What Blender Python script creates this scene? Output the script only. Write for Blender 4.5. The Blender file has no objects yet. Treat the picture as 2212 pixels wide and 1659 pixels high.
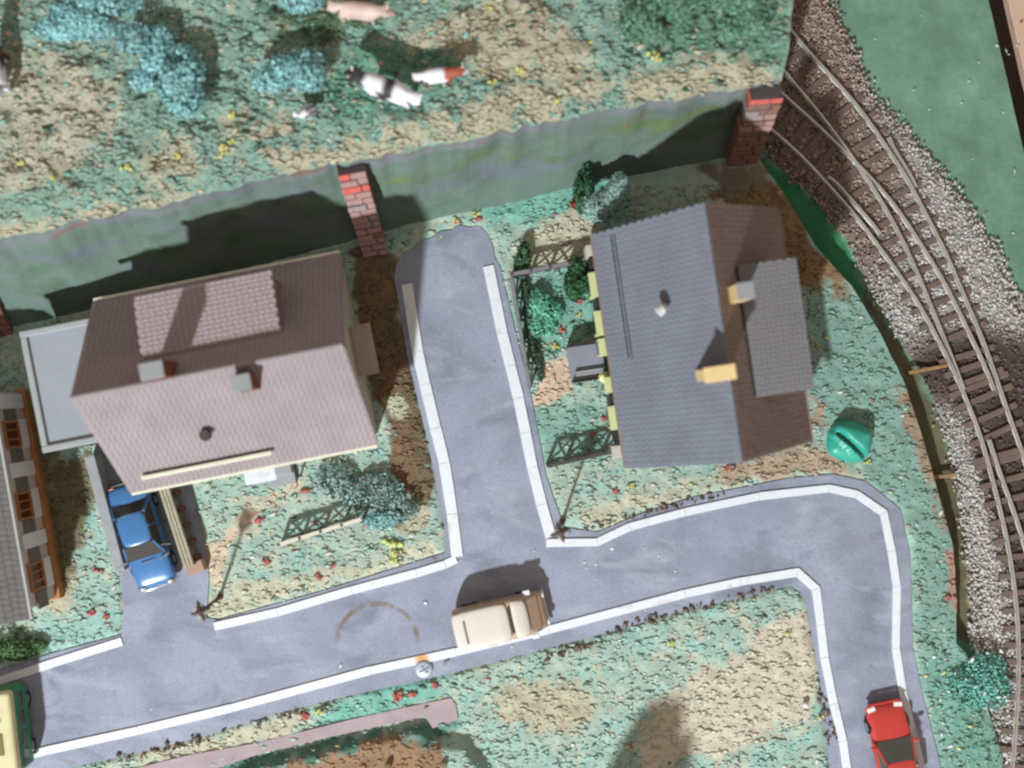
import bpy, math, random
import numpy as np
from mathutils import Vector, Matrix

random.seed(7)
rng = np.random.default_rng(7)
S = bpy.context.scene
COL = S.collection
PI = math.pi

# ------------------------------------------------------------------ camera
H = 45.0                                   # metres (model scale) above the town


def W(px, py, z=0.0):
    """survey helper: plan position of a feature standing at height z"""
    k = (H - z) / H / 50.0
    return Vector(((px - 1106) * k, (830 - py) * k, z))


cam_d = bpy.data.cameras.new("camera")
cam = bpy.data.objects.new("camera", cam_d)
COL.objects.link(cam)
cam.location = (0, 0, H)
cam_d.sensor_width = 36
cam_d.angle = 2 * math.atan(22.12 / H)
cam_d.clip_end = 800
cam_d.dof.use_dof = True
cam_d.dof.focus_distance = 55.0
cam_d.dof.aperture_fstop = 0.078
S.camera = cam

# ------------------------------------------------------------------ light
world = bpy.data.worlds.new("World")
S.world = world
world.use_nodes = True
bg = world.node_tree.nodes["Background"]
bg.inputs["Color"].default_value = (1.0, 0.86, 0.76, 1)
bg.inputs["Strength"].default_value = 0.46
AZ, EL, DIST = math.radians(21), math.radians(39.3), 180.0
E_KEY = 5.1
ld = bpy.data.lights.new("window_light", 'AREA')
ld.shape = 'DISK'
ld.size = 8
ld.energy = E_KEY * PI * DIST * DIST
ld.color = (0.90, 0.985, 1.03)
lamp = bpy.data.objects.new("window_light", ld)
COL.objects.link(lamp)
to_l = Vector((-math.sin(AZ) * math.cos(EL), -math.cos(AZ) * math.cos(EL), math.sin(EL)))
lamp.location = to_l * DIST
lamp.rotation_euler = to_l.to_track_quat('Z', 'Y').to_euler()
S.view_settings.view_transform = 'Standard'
S.view_settings.look = 'None'
S.view_settings.exposure = 0.0
S.view_settings.gamma = 1.0

# ------------------------------------------------------------------ helpers


def lin(v):
    v = v / 255.0
    return v / 12.92 if v <= 0.04045 else ((v + 0.055) / 1.055) ** 2.4


def C(r, g, b, k=0.87):
    return (lin(r) * k, lin(g) * k, lin(b) * k)


MATS = {}


def mat(name, col, rough=0.75, var=0.18, scale=1.5, bump=0.0, bscale=12.0, metal=0.0,
        attr=False, spec=0.3, alpha=None, fine=0.0, coat=0.0):
    if name in MATS:
        return MATS[name]
    m = bpy.data.materials.new(name)
    m.use_nodes = True
    nt = m.node_tree
    b = nt.nodes["Principled BSDF"]
    b.inputs["Roughness"].default_value = rough
    b.inputs["Metallic"].default_value = metal
    b.inputs["Specular IOR Level"].default_value = spec
    b.inputs["Coat Weight"].default_value = coat
    tc = nt.nodes.new("ShaderNodeTexCoord")
    if attr:
        a = nt.nodes.new("ShaderNodeAttribute")
        a.attribute_name = "Col"
        src = a.outputs["Color"]
    else:
        a = nt.nodes.new("ShaderNodeRGB")
        a.outputs[0].default_value = (*col, 1)
        src = a.outputs[0]
    for sc, am in ((scale, var), (scale * 9, fine)):
        if am <= 0:
            continue
        n = nt.nodes.new("ShaderNodeTexNoise")
        n.inputs["Scale"].default_value = sc
        n.inputs["Detail"].default_value = 5
        nt.links.new(tc.outputs["Object"], n.inputs["Vector"])
        mr = nt.nodes.new("ShaderNodeMapRange")
        mr.inputs["From Min"].default_value = 0.25
        mr.inputs["From Max"].default_value = 0.75
        mr.inputs["To Min"].default_value = 1 - am
        mr.inputs["To Max"].default_value = 1 + am
        nt.links.new(n.outputs["Fac"], mr.inputs["Value"])
        vm = nt.nodes.new("ShaderNodeVectorMath")
        vm.operation = 'SCALE'
        nt.links.new(src, vm.inputs[0])
        nt.links.new(mr.outputs["Result"], vm.inputs["Scale"])
        src = vm.outputs["Vector"]
    nt.links.new(src, b.inputs["Base Color"])
    if bump > 0:
        n = nt.nodes.new("ShaderNodeTexNoise")
        n.inputs["Scale"].default_value = bscale
        n.inputs["Detail"].default_value = 4
        nt.links.new(tc.outputs["Object"], n.inputs["Vector"])
        bp = nt.nodes.new("ShaderNodeBump")
        bp.inputs["Strength"].default_value = bump
        bp.inputs["Distance"].default_value = 0.05
        nt.links.new(n.outputs["Fac"], bp.inputs["Height"])
        nt.links.new(bp.outputs["Normal"], b.inputs["Normal"])
    MATS[name] = m
    return m


def link_mesh(name, me, m, parent=None):
    o = bpy.data.objects.new(name, me)
    COL.objects.link(o)
    if m is not None:
        me.materials.append(m)
    if parent is not None:
        o.parent = parent
    return o


def npmesh(name, V, F, m, parent=None, cols=None, smooth=False):
    """fast mesh from arrays: V (n,3), F (k,3|4)"""
    V = np.asarray(V, np.float32)
    F = np.asarray(F, np.int32)
    k, c = F.shape
    me = bpy.data.meshes.new(name)
    me.vertices.add(len(V))
    me.vertices.foreach_set("co", V.ravel())
    me.loops.add(k * c)
    me.loops.foreach_set("vertex_index", F.ravel())
    me.polygons.add(k)
    me.polygons.foreach_set("loop_start", np.arange(0, k * c, c, dtype=np.int32))
    if smooth:
        me.polygons.foreach_set("use_smooth", np.ones(k, dtype=bool))
    me.update(calc_edges=True)
    if cols is not None:
        at = me.color_attributes.new("Col", 'FLOAT_COLOR', 'POINT')
        cc = np.ones((len(V), 4), np.float32)
        cc[:, :3] = cols
        at.data.foreach_set("color", cc.ravel())
    me.validate()
    return link_mesh(name, me, m, parent)


class MB:
    def __init__(self):
        self.v, self.f = [], []

    def add(self, vs, fs):
        n = len(self.v)
        self.v += [tuple(p) for p in vs]
        self.f += [tuple(i + n for i in q) for q in fs]
        return self

    def box(self, cx, cy, cz, sx, sy, sz, rz=0.0, M=None):
        vs = []
        for dz in (-.5, .5):
            for dx, dy in ((-.5, -.5), (.5, -.5), (.5, .5), (-.5, .5)):
                p = Vector((dx * sx, dy * sy, dz * sz))
                if M is not None:
                    p = M @ p
                elif rz:
                    p = Matrix.Rotation(rz, 3, 'Z') @ p
                vs.append((p.x + cx, p.y + cy, p.z + cz))
        return self.add(vs, [(3, 2, 1, 0), (4, 5, 6, 7), (0, 1, 5, 4), (1, 2, 6, 5), (2, 3, 7, 6), (3, 0, 4, 7)])

    def prism(self, poly, z0, z1):
        n = len(poly)
        a = sum(poly[i][0] * poly[(i + 1) % n][1] - poly[(i + 1) % n][0] * poly[i][1] for i in range(n))
        if a < 0:
            poly = poly[::-1]
        vs = [(p[0], p[1], z0) for p in poly] + [(p[0], p[1], z1) for p in poly]
        fs = [tuple(range(n))[::-1], tuple(range(n, 2 * n))]
        fs += [(i, (i + 1) % n, n + (i + 1) % n, n + i) for i in range(n)]
        return self.add(vs, fs)

    def solid(self, quad, t):
        """thick plate from 4 points, thickness t along -normal"""
        q = [Vector(p) for p in quad]
        nrm = (q[1] - q[0]).cross(q[3] - q[0]).normalized()
        vs = [p - nrm * t for p in q] + q
        return self.add(vs, [(3, 2, 1, 0), (4, 5, 6, 7), (0, 1, 5, 4), (1, 2, 6, 5), (2, 3, 7, 6), (3, 0, 4, 7)])

    def tube(self, pts, r, n=8, cap=True):
        pts = [Vector(p) for p in pts]
        rs = r if isinstance(r, (list, tuple)) else [r] * len(pts)
        vs, fs = [], []
        for i, p in enumerate(pts):
            d = (pts[min(i + 1, len(pts) - 1)] - pts[max(i - 1, 0)]).normalized()
            up = Vector((0, 0, 1)) if abs(d.z) < 0.95 else Vector((1, 0, 0))
            a = d.cross(up).normalized()
            b = d.cross(a).normalized()
            for k in range(n):
                t = 2 * PI * k / n
                vs.append(p + (a * math.cos(t) + b * math.sin(t)) * rs[i])
        for i in range(len(pts) - 1):
            for k in range(n):
                k2 = (k + 1) % n
                fs.append((i * n + k, (i + 1) * n + k, (i + 1) * n + k2, i * n + k2))
        if cap:
            fs.append(tuple(range(n)))
            fs.append(tuple(range((len(pts) - 1) * n, len(pts) * n))[::-1])
        return self.add(vs, fs)

    def cyl(self, x, y, z0, z1, r, n=16, r1=None):
        return self.tube([(x, y, z0), (x, y, z1)], [r, r if r1 is None else r1], n)

    def build(self, name, m, parent=None, bevel=0.0, smooth=False, seg=2):
        me = bpy.data.meshes.new(name)
        me.from_pydata(self.v, [], self.f)
        me.validate()
        if smooth:
            me.polygons.foreach_set("use_smooth", [True] * len(me.polygons))
        o = link_mesh(name, me, m, parent)
        if bevel > 0:
            bv = o.modifiers.new("bevel", 'BEVEL')
            bv.width = bevel
            bv.segments = seg
            bv.limit_method = 'ANGLE'
            bv.angle_limit = math.radians(35)
            bv.harden_normals = False
        return o


def tag(o, label=None, cat=None, group=None, kind=None):
    if label:
        o["label"] = label
    if cat:
        o["category"] = cat
    if group:
        o["group"] = group
    if kind:
        o["kind"] = kind
    return o


def thing(name, label, cat, loc=(0, 0, 0), rz=0.0, group=None):
    o = bpy.data.objects.new(name, None)
    o.empty_display_size = 0.3
    COL.objects.link(o)
    o.location = loc
    o.rotation_euler = (0, 0, rz)
    return tag(o, label, cat, group)


def part(o, parent, name, loc=(0, 0, 0), rot=(0, 0, 0)):
    """a further part sharing the mesh of o"""
    c = o.copy()
    c.name = name
    COL.objects.link(c)
    c.parent = parent
    c.location = loc
    c.rotation_euler = rot
    return c


# --- numpy noise
_T = rng.random((256, 256)).astype(np.float32)


def vnoise(x, y):
    xi, yi = np.floor(x).astype(int), np.floor(y).astype(int)
    fx, fy = x - xi, y - yi
    fx, fy = fx * fx * (3 - 2 * fx), fy * fy * (3 - 2 * fy)
    a, b = _T[xi & 255, yi & 255], _T[(xi + 1) & 255, yi & 255]
    c, d = _T[xi & 255, (yi + 1) & 255], _T[(xi + 1) & 255, (yi + 1) & 255]
    return (a * (1 - fx) + b * fx) * (1 - fy) + (c * (1 - fx) + d * fx) * fy


def fbm(x, y, o=4):
    s, a, t = 0, 0.5, 0
    for i in range(o):
        s = s + a * vnoise(x * 2 ** i + 17.3 * i, y * 2 ** i + 9.1 * i)
        t += a
        a *= .5
    return s / t


# --- survey raster for what grows where
RS, RX0, RY0, RNX, RNY = 4, -260, -260, 690, 560
_gx, _gy = np.meshgrid(RX0 + RS * np.arange(RNX), RY0 + RS * np.arange(RNY), indexing='ij')


def inpoly(x, y, poly):
    r = np.zeros(x.shape, bool)
    n = len(poly)
    for i in range(n):
        x0, y0 = poly[i]
        x1, y1 = poly[(i + 1) % n]
        if y0 == y1:
            continue
        c = ((y0 > y) != (y1 > y)) & (x < (x1 - x0) * (y - y0) / (y1 - y0) + x0)
        r ^= c
    return r


def raster(poly, blur):
    m = inpoly(_gx, _gy, poly).astype(np.float32)
    n = max(1, int(blur / RS))
    for ax in (0, 1):
        for _ in range(2):
            acc = np.zeros_like(m)
            for k in range(-n, n + 1):
                acc += np.roll(m, k, ax)
            m = acc / (2 * n + 1)
    return m


def samp(m, x, y):
    u = np.clip((x - RX0) / RS, 0, RNX - 1.01)
    v = np.clip((y - RY0) / RS, 0, RNY - 1.01)
    i, j = u.astype(int), v.astype(int)
    fu, fv = u - i, v - j
    return (m[i, j] * (1 - fu) + m[i + 1, j] * fu) * (1 - fv) + (m[i, j + 1] * (1 - fu) + m[i + 1, j + 1] * fu) * fv


def paint(x, y, base, layers, wob=14):
    """surface colour (albedo) at surveyed points"""
    col = np.array(base)[None, :] * np.ones((x.size, 1))
    xs, ys = x.ravel(), y.ravel()
    nx = (fbm(xs / 40, ys / 40) - .5) * wob * 4
    ny = (fbm(xs / 40 + 70, ys / 40 + 31) - .5) * wob * 4
    g = fbm(xs / 16 + 5, ys / 16 + 3, 3) - .5
    for m, c, soft in layers:
        w = samp(m, xs + nx, ys + ny)
        w = np.clip((w - .5 + g * 1.1) * soft + .5, 0, 1) * np.clip(w * 4, 0, 1)
        col = col * (1 - w[:, None]) + np.array(c)[None, :] * w[:, None]
    return col


# unit clump shapes for flock and stones
_OV = np.array([(1, 0, 0), (-1, 0, 0), (0, 1, 0), (0, -1, 0), (0, 0, 1), (0, 0, -1)], np.float32)
_OF = np.array([(0, 2, 4), (2, 1, 4), (1, 3, 4), (3, 0, 4), (2, 0, 5), (1, 2, 5), (3, 1, 5), (0, 3, 5)], np.int32)


def clumps(name, P, size, cols, m, flat=0.6, parent=None, stretch=1.0, tilt=.9, comb=False):
    n = len(P)
    a = rng.normal(.12, .45, n) if comb else rng.random(n) * 2 * PI
    V = _OV[None] * (0.6 + 0.8 * rng.random((n, 6, 1)))
    V = V * np.stack([size * stretch, size, size * flat], -1)[:, None, :]
    t = (rng.random(n) - .5) * tilt
    y, z = V[..., 1] * np.cos(t)[:, None] - V[..., 2] * np.sin(t)[:, None], V[..., 1] * np.sin(t)[:, None] + V[..., 2] * np.cos(t)[:, None]
    x = V[..., 0]
    x2 = x * np.cos(a)[:, None] - y * np.sin(a)[:, None]
    y2 = x * np.sin(a)[:, None] + y * np.cos(a)[:, None]
    V = np.stack([x2, y2, z], -1) + P[:, None, :]
    F = _OF[None] + (np.arange(n) * 6)[:, None, None]
    return npmesh(name, V.reshape(-1, 3), F.reshape(-1, 3), m, parent, np.repeat(cols, 6, 0))


def skin_mesh(pts, edges, radii, sub=2):
    """one continuous skin grown over a skeleton"""
    me = bpy.data.meshes.new("tmp_skin")
    me.from_pydata(pts, edges, [])
    o = bpy.data.objects.new("tmp_skin", me)
    COL.objects.link(o)
    sk = o.modifiers.new("s", 'SKIN')
    for i, v in enumerate(me.skin_vertices[0].data):
        r = radii[i]
        v.radius = r if isinstance(r, tuple) else (r, r)
    me.skin_vertices[0].data[0].use_root = True
    sk.use_smooth_shade = True
    sb = o.modifiers.new("b", 'SUBSURF')
    sb.levels = sub
    dg = bpy.context.evaluated_depsgraph_get()
    out = bpy.data.meshes.new_from_object(o.evaluated_get(dg))
    bpy.data.objects.remove(o)
    return out


def tess(poly):
    from mathutils.geometry import tessellate_polygon
    return tessellate_polygon([[Vector((p[0], p[1], 0)) for p in poly]])


def sheet(name, polypx, z0, z1, m, kind='structure', zpx=0.0):
    P = [W(x, y, zpx) for x, y in polypx]
    n = len(P)
    a = sum(P[i].x * P[(i + 1) % n].y - P[(i + 1) % n].x * P[i].y for i in range(n))
    if a < 0:
        P = P[::-1]
    tris = tess(P)
    vs = [(p.x, p.y, z1) for p in P] + [(p.x, p.y, z0) for p in P]
    fs = []
    for t in tris:
        a = (P[t[1]] - P[t[0]]).cross(P[t[2]] - P[t[0]]).z
        fs.append(tuple(t) if a > 0 else tuple(t)[::-1])
    fs += [(i, n + i, n + (i + 1) % n, (i + 1) % n) for i in range(n)]
    me = bpy.data.meshes.new(name)
    me.from_pydata(vs, [], fs)
    me.validate()
    o = link_mesh(name, me, m)
    if kind:
        o["kind"] = kind
    return o


def ipl(x, pts):
    xs, ys = zip(*pts)
    return np.interp(x, xs, ys)


# ------------------------------------------------------------------ common materials
M_kerb = mat("kerb_white", C(222, 224, 228), .6, .04, 3, .15, 20)
M_cream = mat("cream_plastic", C(225, 220, 195), .5, .06)
M_grey = mat("grey_plastic", C(158, 158, 160), .6, .08)
M_dark = mat("dark_plastic", C(52, 46, 44), .5, .1)
M_black = mat("black_plastic", C(30, 30, 32), .45, .1)
M_glass = mat("dark_glass", C(72, 66, 64), .15, .1, spec=.5)
M_chrome = mat("chrome", (.75, .77, .8), .18, .05, metal=1.0)
M_brown = mat("brown_plastic", C(112, 66, 44), .6, .15)
M_flock = mat("flock", (0.2, .3, .2), .95, .12, 4, attr=True, spec=.05)
M_ground = mat("painted_ground", (0.2, .3, .2), .95, .16, 1.1, .35, 6, attr=True, spec=.08, fine=.16)
M_leaf = mat("foliage", (0.1, .2, .15), .9, .15, 3, attr=True, spec=.1)

# ================================================================== SETTING
# ---- road, drive and side lane (one asphalt sheet)
ROAD = [(-160, 1500), (-60, 1470), (110, 1412), (262, 1372), (268, 1330), (262, 1235), (225, 1000), (400, 990),
        (445, 1190), (452, 1250), (446, 1335), (470, 1340), (700, 1276), (960, 1195), (962, 1150), (925, 960), (880, 770), (852, 600),
        (856, 570), (872, 548), (890, 540), (905, 522), (930, 516), (952, 500), (975, 498), (990, 486), (1015, 492), (1035, 488), (1052, 505), (1064, 530), (1068, 555), (1080, 575), (1095, 640), (1150, 870), (1180, 1030),
        (1218, 1140), (1290, 1150), (1400, 1104), (1500, 1074), (1700, 1034), (1800, 1025), (1870, 1040),
        (1945, 1100), (1965, 1200), (1972, 1400), (1992, 1500), (2028, 1640), (2060, 1800), (1815, 1800), (1790, 1640), (1768, 1450),
        (1740, 1300), (1712, 1264), (1600, 1292), (1480, 1318), (1300, 1370), (1100, 1422), (985, 1452),
        (900, 1472), (780, 1497), (600, 1540), (450, 1588), (300, 1626), (0, 1692), (-160, 1730)]
M_road = mat("asphalt", C(141, 143, 160), .85, .0, 1)
nt = M_road.node_tree
bs = nt.nodes["Principled BSDF"]
tcn = nt.nodes["Texture Coordinate"]


def mixn(a, b, f):
    n = nt.nodes.new("ShaderNodeMix")
    n.data_type = 'RGBA'
    for s, v in ((n.inputs[6], a), (n.inputs[7], b), (n.inputs[0], f)):
        if hasattr(v, "links"):
            nt.links.new(v, s)
        else:
            s.default_value = v if isinstance(v, float) else (*v, 1)
    return n.outputs[2]


def noisef(scale, lo, hi, det=4, dist=0.0, sx=1.0, rz=0.0):
    mp = nt.nodes.new("ShaderNodeMapping")
    mp.inputs["Scale"].default_value = (sx, 1, 1)
    mp.inputs["Rotation"].default_value = (0, 0, rz)
    nt.links.new(tcn.outputs["Object"], mp.inputs["Vector"])
    n = nt.nodes.new("ShaderNodeTexNoise")
    n.inputs["Scale"].default_value = scale
    n.inputs["Detail"].default_value = det
    n.inputs["Distortion"].default_value = dist
    nt.links.new(mp.outputs[0], n.inputs["Vector"])
    r = nt.nodes.new("ShaderNodeMapRange")
    r.inputs["From Min"].default_value = lo
    r.inputs["From Max"].default_value = hi
    nt.links.new(n.outputs["Fac"], r.inputs["Value"])
    return r.outputs["Result"]


def ringf(x, y, r, w, half=False):
    vm = nt.nodes.new("ShaderNodeVectorMath")
    vm.operation = 'DISTANCE'
    nt.links.new(tcn.outputs["Object"], vm.inputs[0])
    vm.inputs[1].default_value = (x, y, 0.03)
    m1 = nt.nodes.new("ShaderNodeMath")
    m1.operation = 'SUBTRACT'
    nt.links.new(vm.outputs["Value"], m1.inputs[0])
    m1.inputs[1].default_value = r
    m2 = nt.nodes.new("ShaderNodeMath")
    m2.operation = 'ABSOLUTE'
    nt.links.new(m1.outputs[0], m2.inputs[0])
    mr = nt.nodes.new("ShaderNodeMapRange")
    mr.inputs["From Min"].default_value = w
    mr.inputs["From Max"].default_value = w * .4
    nt.links.new(m2.outputs[0], mr.inputs["Value"])
    mm = nt.nodes.new("ShaderNodeMath")
    mm.operation = 'MULTIPLY'
    nt.links.new(mr.outputs["Result"], mm.inputs[0])
    nt.links.new(noisef(1.1, .38, .55), mm.inputs[1])
    sp_ = nt.nodes.new("ShaderNodeSeparateXYZ")
    nt.links.new(tcn.outputs["Object"], sp_.inputs[0])
    mr2 = nt.nodes.new("ShaderNodeMapRange")
    mr2.inputs["From Min"].default_value = y
    mr2.inputs["From Max"].default_value = y + .5
    nt.links.new(sp_.outputs["Y"], mr2.inputs["Value"])
    mm2 = nt.nodes.new("ShaderNodeMath")
    mm2.operation = 'MULTIPLY'
    nt.links.new(mm.outputs[0], mm2.inputs[0])
    nt.links.new(mr2.outputs["Result"], mm2.inputs[1])
    return mm2.outputs[0]


c = mixn(C(153, 157, 173), C(138, 141, 157), noisef(.35, .4, .62, 5, .4))
c = mixn(c, C(122, 125, 141), noisef(.55, .54, .70, 6, .8, .5, .25))
c = mixn(c, C(166, 171, 184), noisef(.9, .56, .76, 7, .6, .4, .2))
c = mixn(c, C(142, 138, 142), noisef(2.6, .62, .75, 6, .5))
c = mixn(c, C(205, 206, 208), noisef(9, .76, .80, 3))
c = mixn(c, C(118, 121, 136), noisef(22, .56, .72, 3))
c = mixn(c, C(182, 186, 198), noisef(26, .62, .76, 3, 0, .4))
c = mixn(c, C(96, 92, 94), noisef(3.1, .70, .78, 8, 1.2, .3))
c = mixn(c, C(140, 152, 146), noisef(.8, .66, .8, 7, .3))
rx, ry, _ = W(815, 1392)
c = mixn(c, C(124, 110, 96), ringf(rx, ry, 1.75, .15))
nt.links.new(c, bs.inputs["Base Color"])
gn = nt.nodes.new("ShaderNodeTexNoise")
gn.inputs["Scale"].default_value = 14
gn.inputs["Detail"].default_value = 5
nt.links.new(tcn.outputs["Object"], gn.inputs["Vector"])
bp = nt.nodes.new("ShaderNodeBump")
bp.inputs["Strength"].default_value = .25
bp.inputs["Distance"].default_value = .04
nt.links.new(gn.outputs["Fac"], bp.inputs["Height"])
nt.links.new(bp.outputs["Normal"], bs.inputs["Normal"])
sheet("road", ROAD, -0.10, 0.02, M_road)
R_road = raster(ROAD, 6)

# ---- white kerbs, cut into short pieces
nt = M_kerb.node_tree
bs = nt.nodes["Principled BSDF"]
tcn = nt.nodes["Texture Coordinate"]
_old = bs.inputs["Base Color"].links[0].from_socket
sx_, sy_, _ = W(912, 1424)
vm = nt.nodes.new("ShaderNodeVectorMath")
vm.operation = 'DISTANCE'
nt.links.new(tcn.outputs["Object"], vm.inputs[0])
vm.inputs[1].default_value = (sx_, sy_, .06)
mr = nt.nodes.new("ShaderNodeMapRange")
mr.inputs["From Min"].default_value = .42
mr.inputs["From Max"].default_value = .16
nt.links.new(vm.outputs["Value"], mr.inputs["Value"])
c = mixn(_old, C(214, 160, 104), mr.outputs["Result"])
c = mixn(c, C(196, 190, 184), noisef(1.3, .60, .75, 6, .6))
nt.links.new(c, bs.inputs["Base Color"])

KERBS = [
    ([(-120, 1507), (0, 1471), (115, 1432), (265, 1385)], 20, 2.6),
    ([(464, 1353), (600, 1322), (760, 1275), (900, 1238), (962, 1219), (986, 1207)], 20, 2.8),
    ([(988, 1203), (977, 1110), (960, 1000), (941, 925), (918, 830), (902, 760), (879, 614)], 27, 2.0),
    ([(1055, 575), (1085, 720), (1120, 860), (1150, 1010), (1170, 1090), (1190, 1160)], 26, .9),
    ([(1180, 1173), (1290, 1171), (1360, 1138), (1480, 1106), (1640, 1072), (1790, 1055), (1850, 1068), (1908, 1108),
      (1925, 1190), (1936, 1265), (1934, 1400), (1950, 1500), (1972, 1590), (1990, 1660), (2025, 1790)], 19, 2.4),
    ([(-120, 1672), (0, 1648), (100, 1621), (300, 1577), (500, 1529), (800, 1448), (985, 1408), (1185, 1360), (1480, 1282),
      (1600, 1256), (1722, 1236), (1762, 1272), (1772, 1350), (1780, 1420), (1800, 1520), (1820, 1600), (1830, 1670), (1850, 1790)], 20, 3.0),
]
R_kerb = np.zeros_like(R_road)
for line, wd, plen in KERBS:
    root = bpy.data.objects.new("kerb", None)
    COL.objects.link(root)
    root["kind"] = "structure"
    P = [W(x, y) for x, y in line]
    hw = wd / 112.0
    # offsets at each vertex (mitred) so the bends stay closed
    nr = []
    for i, p in enumerate(P):
        d0 = (P[i] - P[i - 1]).normalized() if i else (P[1] - P[0]).normalized()
        d1 = (P[i + 1] - P[i]).normalized() if i < len(P) - 1 else d0
        d = (d0 + d1).normalized()
        k = 1 / max(.6, d.dot(d0))
        nr.append(Vector((-d.y, d.x, 0)) * hw * k)
    for i in range(len(P) - 1):
        n = max(1, round((P[i + 1] - P[i]).length / plen / random.uniform(1.4, 2.6)))
        for j in range(n):
            g = 0.004 / (P[i + 1] - P[i]).length
            a, b = j / n + (g if j or i else 0), (j + 1) / n - g
            wob = random.uniform(-.012, .012)
            pa, pb = P[i].lerp(P[i + 1], a), P[i].lerp(P[i + 1], b)
            na, nb = nr[i].lerp(nr[i + 1], a), nr[i].lerp(nr[i + 1], b)
            na, nb = na * (1 + wob * 3), nb * (1 - wob * 3)
            q = [pa - na, pb - nb, pb + nb, pa + na]
            z = 0.085 + wob * .3
            MB().prism([(v.x, v.y) for v in q], -0.02, z).build("kerb_piece", M_kerb, root, .012)

# ---- town ground
EDGE = [(330, 1622), (345, 1640), (430, 1700), (530, 1760), (620, 1840), (720, 1900), (820, 1950), (940, 1990), (1080, 2030),
        (1180, 2058), (1300, 2066), (1390, 2064), (1420, 2095), (1500, 2135), (1600, 2165), (1700, 2195), (1860, 2240)]
G1, G2, G3 = C(156, 179, 166), C(146, 181, 170), C(172, 182, 166)
STRAW, STRAW2, SAND = C(190, 186, 162), C(180, 172, 148), C(202, 184, 160)
ORANGE, DIRT, BARE = C(124, 100, 78), C(150, 120, 94), C(112, 100, 84)
DKG, TEAL, PINK = C(72, 100, 78), C(124, 176, 160), C(168, 132, 118)
town_layers = []


def L_(poly, colr, blur=14, soft=3.0):
    town_layers.append((raster(poly, blur), colr, soft))


L_([(1000, 420), (1340, 380), (1360, 470), (1060, 480)], TEAL, 20, 1.6)
L_([(1130, 500), (1230, 470), (1300, 480), (1270, 560), (1130, 590)], STRAW, 16)
L_([(745, 530), (850, 550), (885, 760), (935, 960), (935, 1050), (895, 1160), (845, 1140), (860, 1000), (800, 800), (760, 650)], C(112, 98, 76), 14, 3)
L_([(775, 560), (815, 580), (850, 800), (890, 960), (900, 1080), (870, 1080), (850, 960), (805, 760)], ORANGE, 12, 1.8)
L_([(860, 1120), (895, 1060), (925, 1100), (900, 1170), (870, 1170)], STRAW2, 12)
L_([(835, 850), (865, 850), (870, 905), (845, 905)], STRAW, 10)
L_([(440, 1180), (520, 1110), (640, 1030), (670, 1040), (560, 1130), (500, 1180), (470, 1260), (450, 1260)], SAND, 12, 2.4)
L_([(440, 1290), (520, 1250), (640, 1255), (760, 1215), (960, 1170), (960, 1200), (700, 1270), (460, 1340)], STRAW, 16, 1.6)
L_([(100, 1300), (160, 1230), (200, 1220), (160, 1290), (120, 1330)], STRAW2, 12)
L_([(60, 1370), (190, 1300), (270, 1330), (260, 1380), (110, 1420)], G2, 14, 1.5)
L_([(270, 1665), (300, 1630), (450, 1590), (600, 1545), (700, 1530), (640, 1590), (500, 1620), (400, 1650)], STRAW, 14, 2)
L_([(690, 1530), (800, 1490), (960, 1465), (980, 1500), (850, 1540), (700, 1580)], TEAL, 12, 2)
L_([(560, 1720), (640, 1640), (740, 1605), (850, 1580), (930, 1590), (960, 1630), (1040, 1800), (560, 1800)], DIRT, 10, 3)
L_([(400, 1700), (500, 1640), (700, 1600), (930, 1560), (1000, 1560), (960, 1600), (850, 1590), (640, 1640), (540, 1720)], C(92, 128, 116), 8, 2)
L_([(1380, 1590), (1440, 1500), (1560, 1430), (1690, 1330), (1760, 1320), (1775, 1480), (1760, 1550), (1660, 1590), (1560, 1640), (1470, 1630), (1380, 1690)], C(196, 186, 166), 16, 2)
L_([(1060, 1500), (1150, 1470), (1280, 1480), (1310, 1540), (1200, 1590), (1090, 1560)], STRAW2, 18, 1.4)
L_([(1240, 1120), (1300, 1080), (1460, 1050), (1660, 1010), (1660, 1030), (1480, 1070), (1290, 1140)], STRAW, 14, 1.5)
L_([(1500, 1040), (1640, 980), (1760, 960), (1900, 1040), (1940, 1090), (1840, 1030), (1700, 1030)], C(170, 150, 126), 14, 1.6)
L_([(1135, 880), (1180, 770), (1250, 755), (1262, 800), (1215, 860), (1170, 900)], C(206, 180, 156), 10, 3)
L_([(1105, 600), (1290, 590), (1300, 740), (1130, 760)], C(124, 166, 150), 20, 1.4)
L_([(1520, 420), (1640, 350), (1705, 430), (1765, 530), (1845, 620), (1870, 660), (1760, 640), (1700, 560)], C(132, 108, 80), 10, 2.5)
L_([(1500, 360), (1640, 340), (1670, 390), (1560, 440)], C(120, 112, 94), 12, 2)
L_([(1760, 640), (1880, 650), (1960, 830), (1900, 800), (1790, 720)], C(112, 150, 128), 16, 2)
L_([(1780, 700), (1850, 690), (1930, 860), (1960, 960), (1900, 930), (1800, 820)], C(130, 168, 155), 18, 1.6)
L_([(1905, 735), (1945, 725), (1980, 800), (1960, 830)], STRAW, 10)
L_([(1740, 850), (1790, 850), (1790, 920), (1750, 950)], C(170, 140, 120), 12, 2)
L_([(1750, 620), (1900, 640), (2060, 1000), (2120, 1400), (2240, 1860), (2010, 1860), (1985, 1450), (1960, 1100), (1800, 980), (1740, 800)], C(128, 158, 145), 24, 2)
L_([(1300, 860), (1290, 1000), (1180, 1000), (1140, 900)], C(130, 164, 150), 16, 2)
L_([(2045, 1180), (2080, 1180), (2080, 1320), (2050, 1320)], PINK, 8, 2)
L_([(1960, 820), (2010, 960), (2060, 1150), (2040, 1150), (1985, 980), (1940, 850)], C(150, 130, 112), 8, 2)
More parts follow.
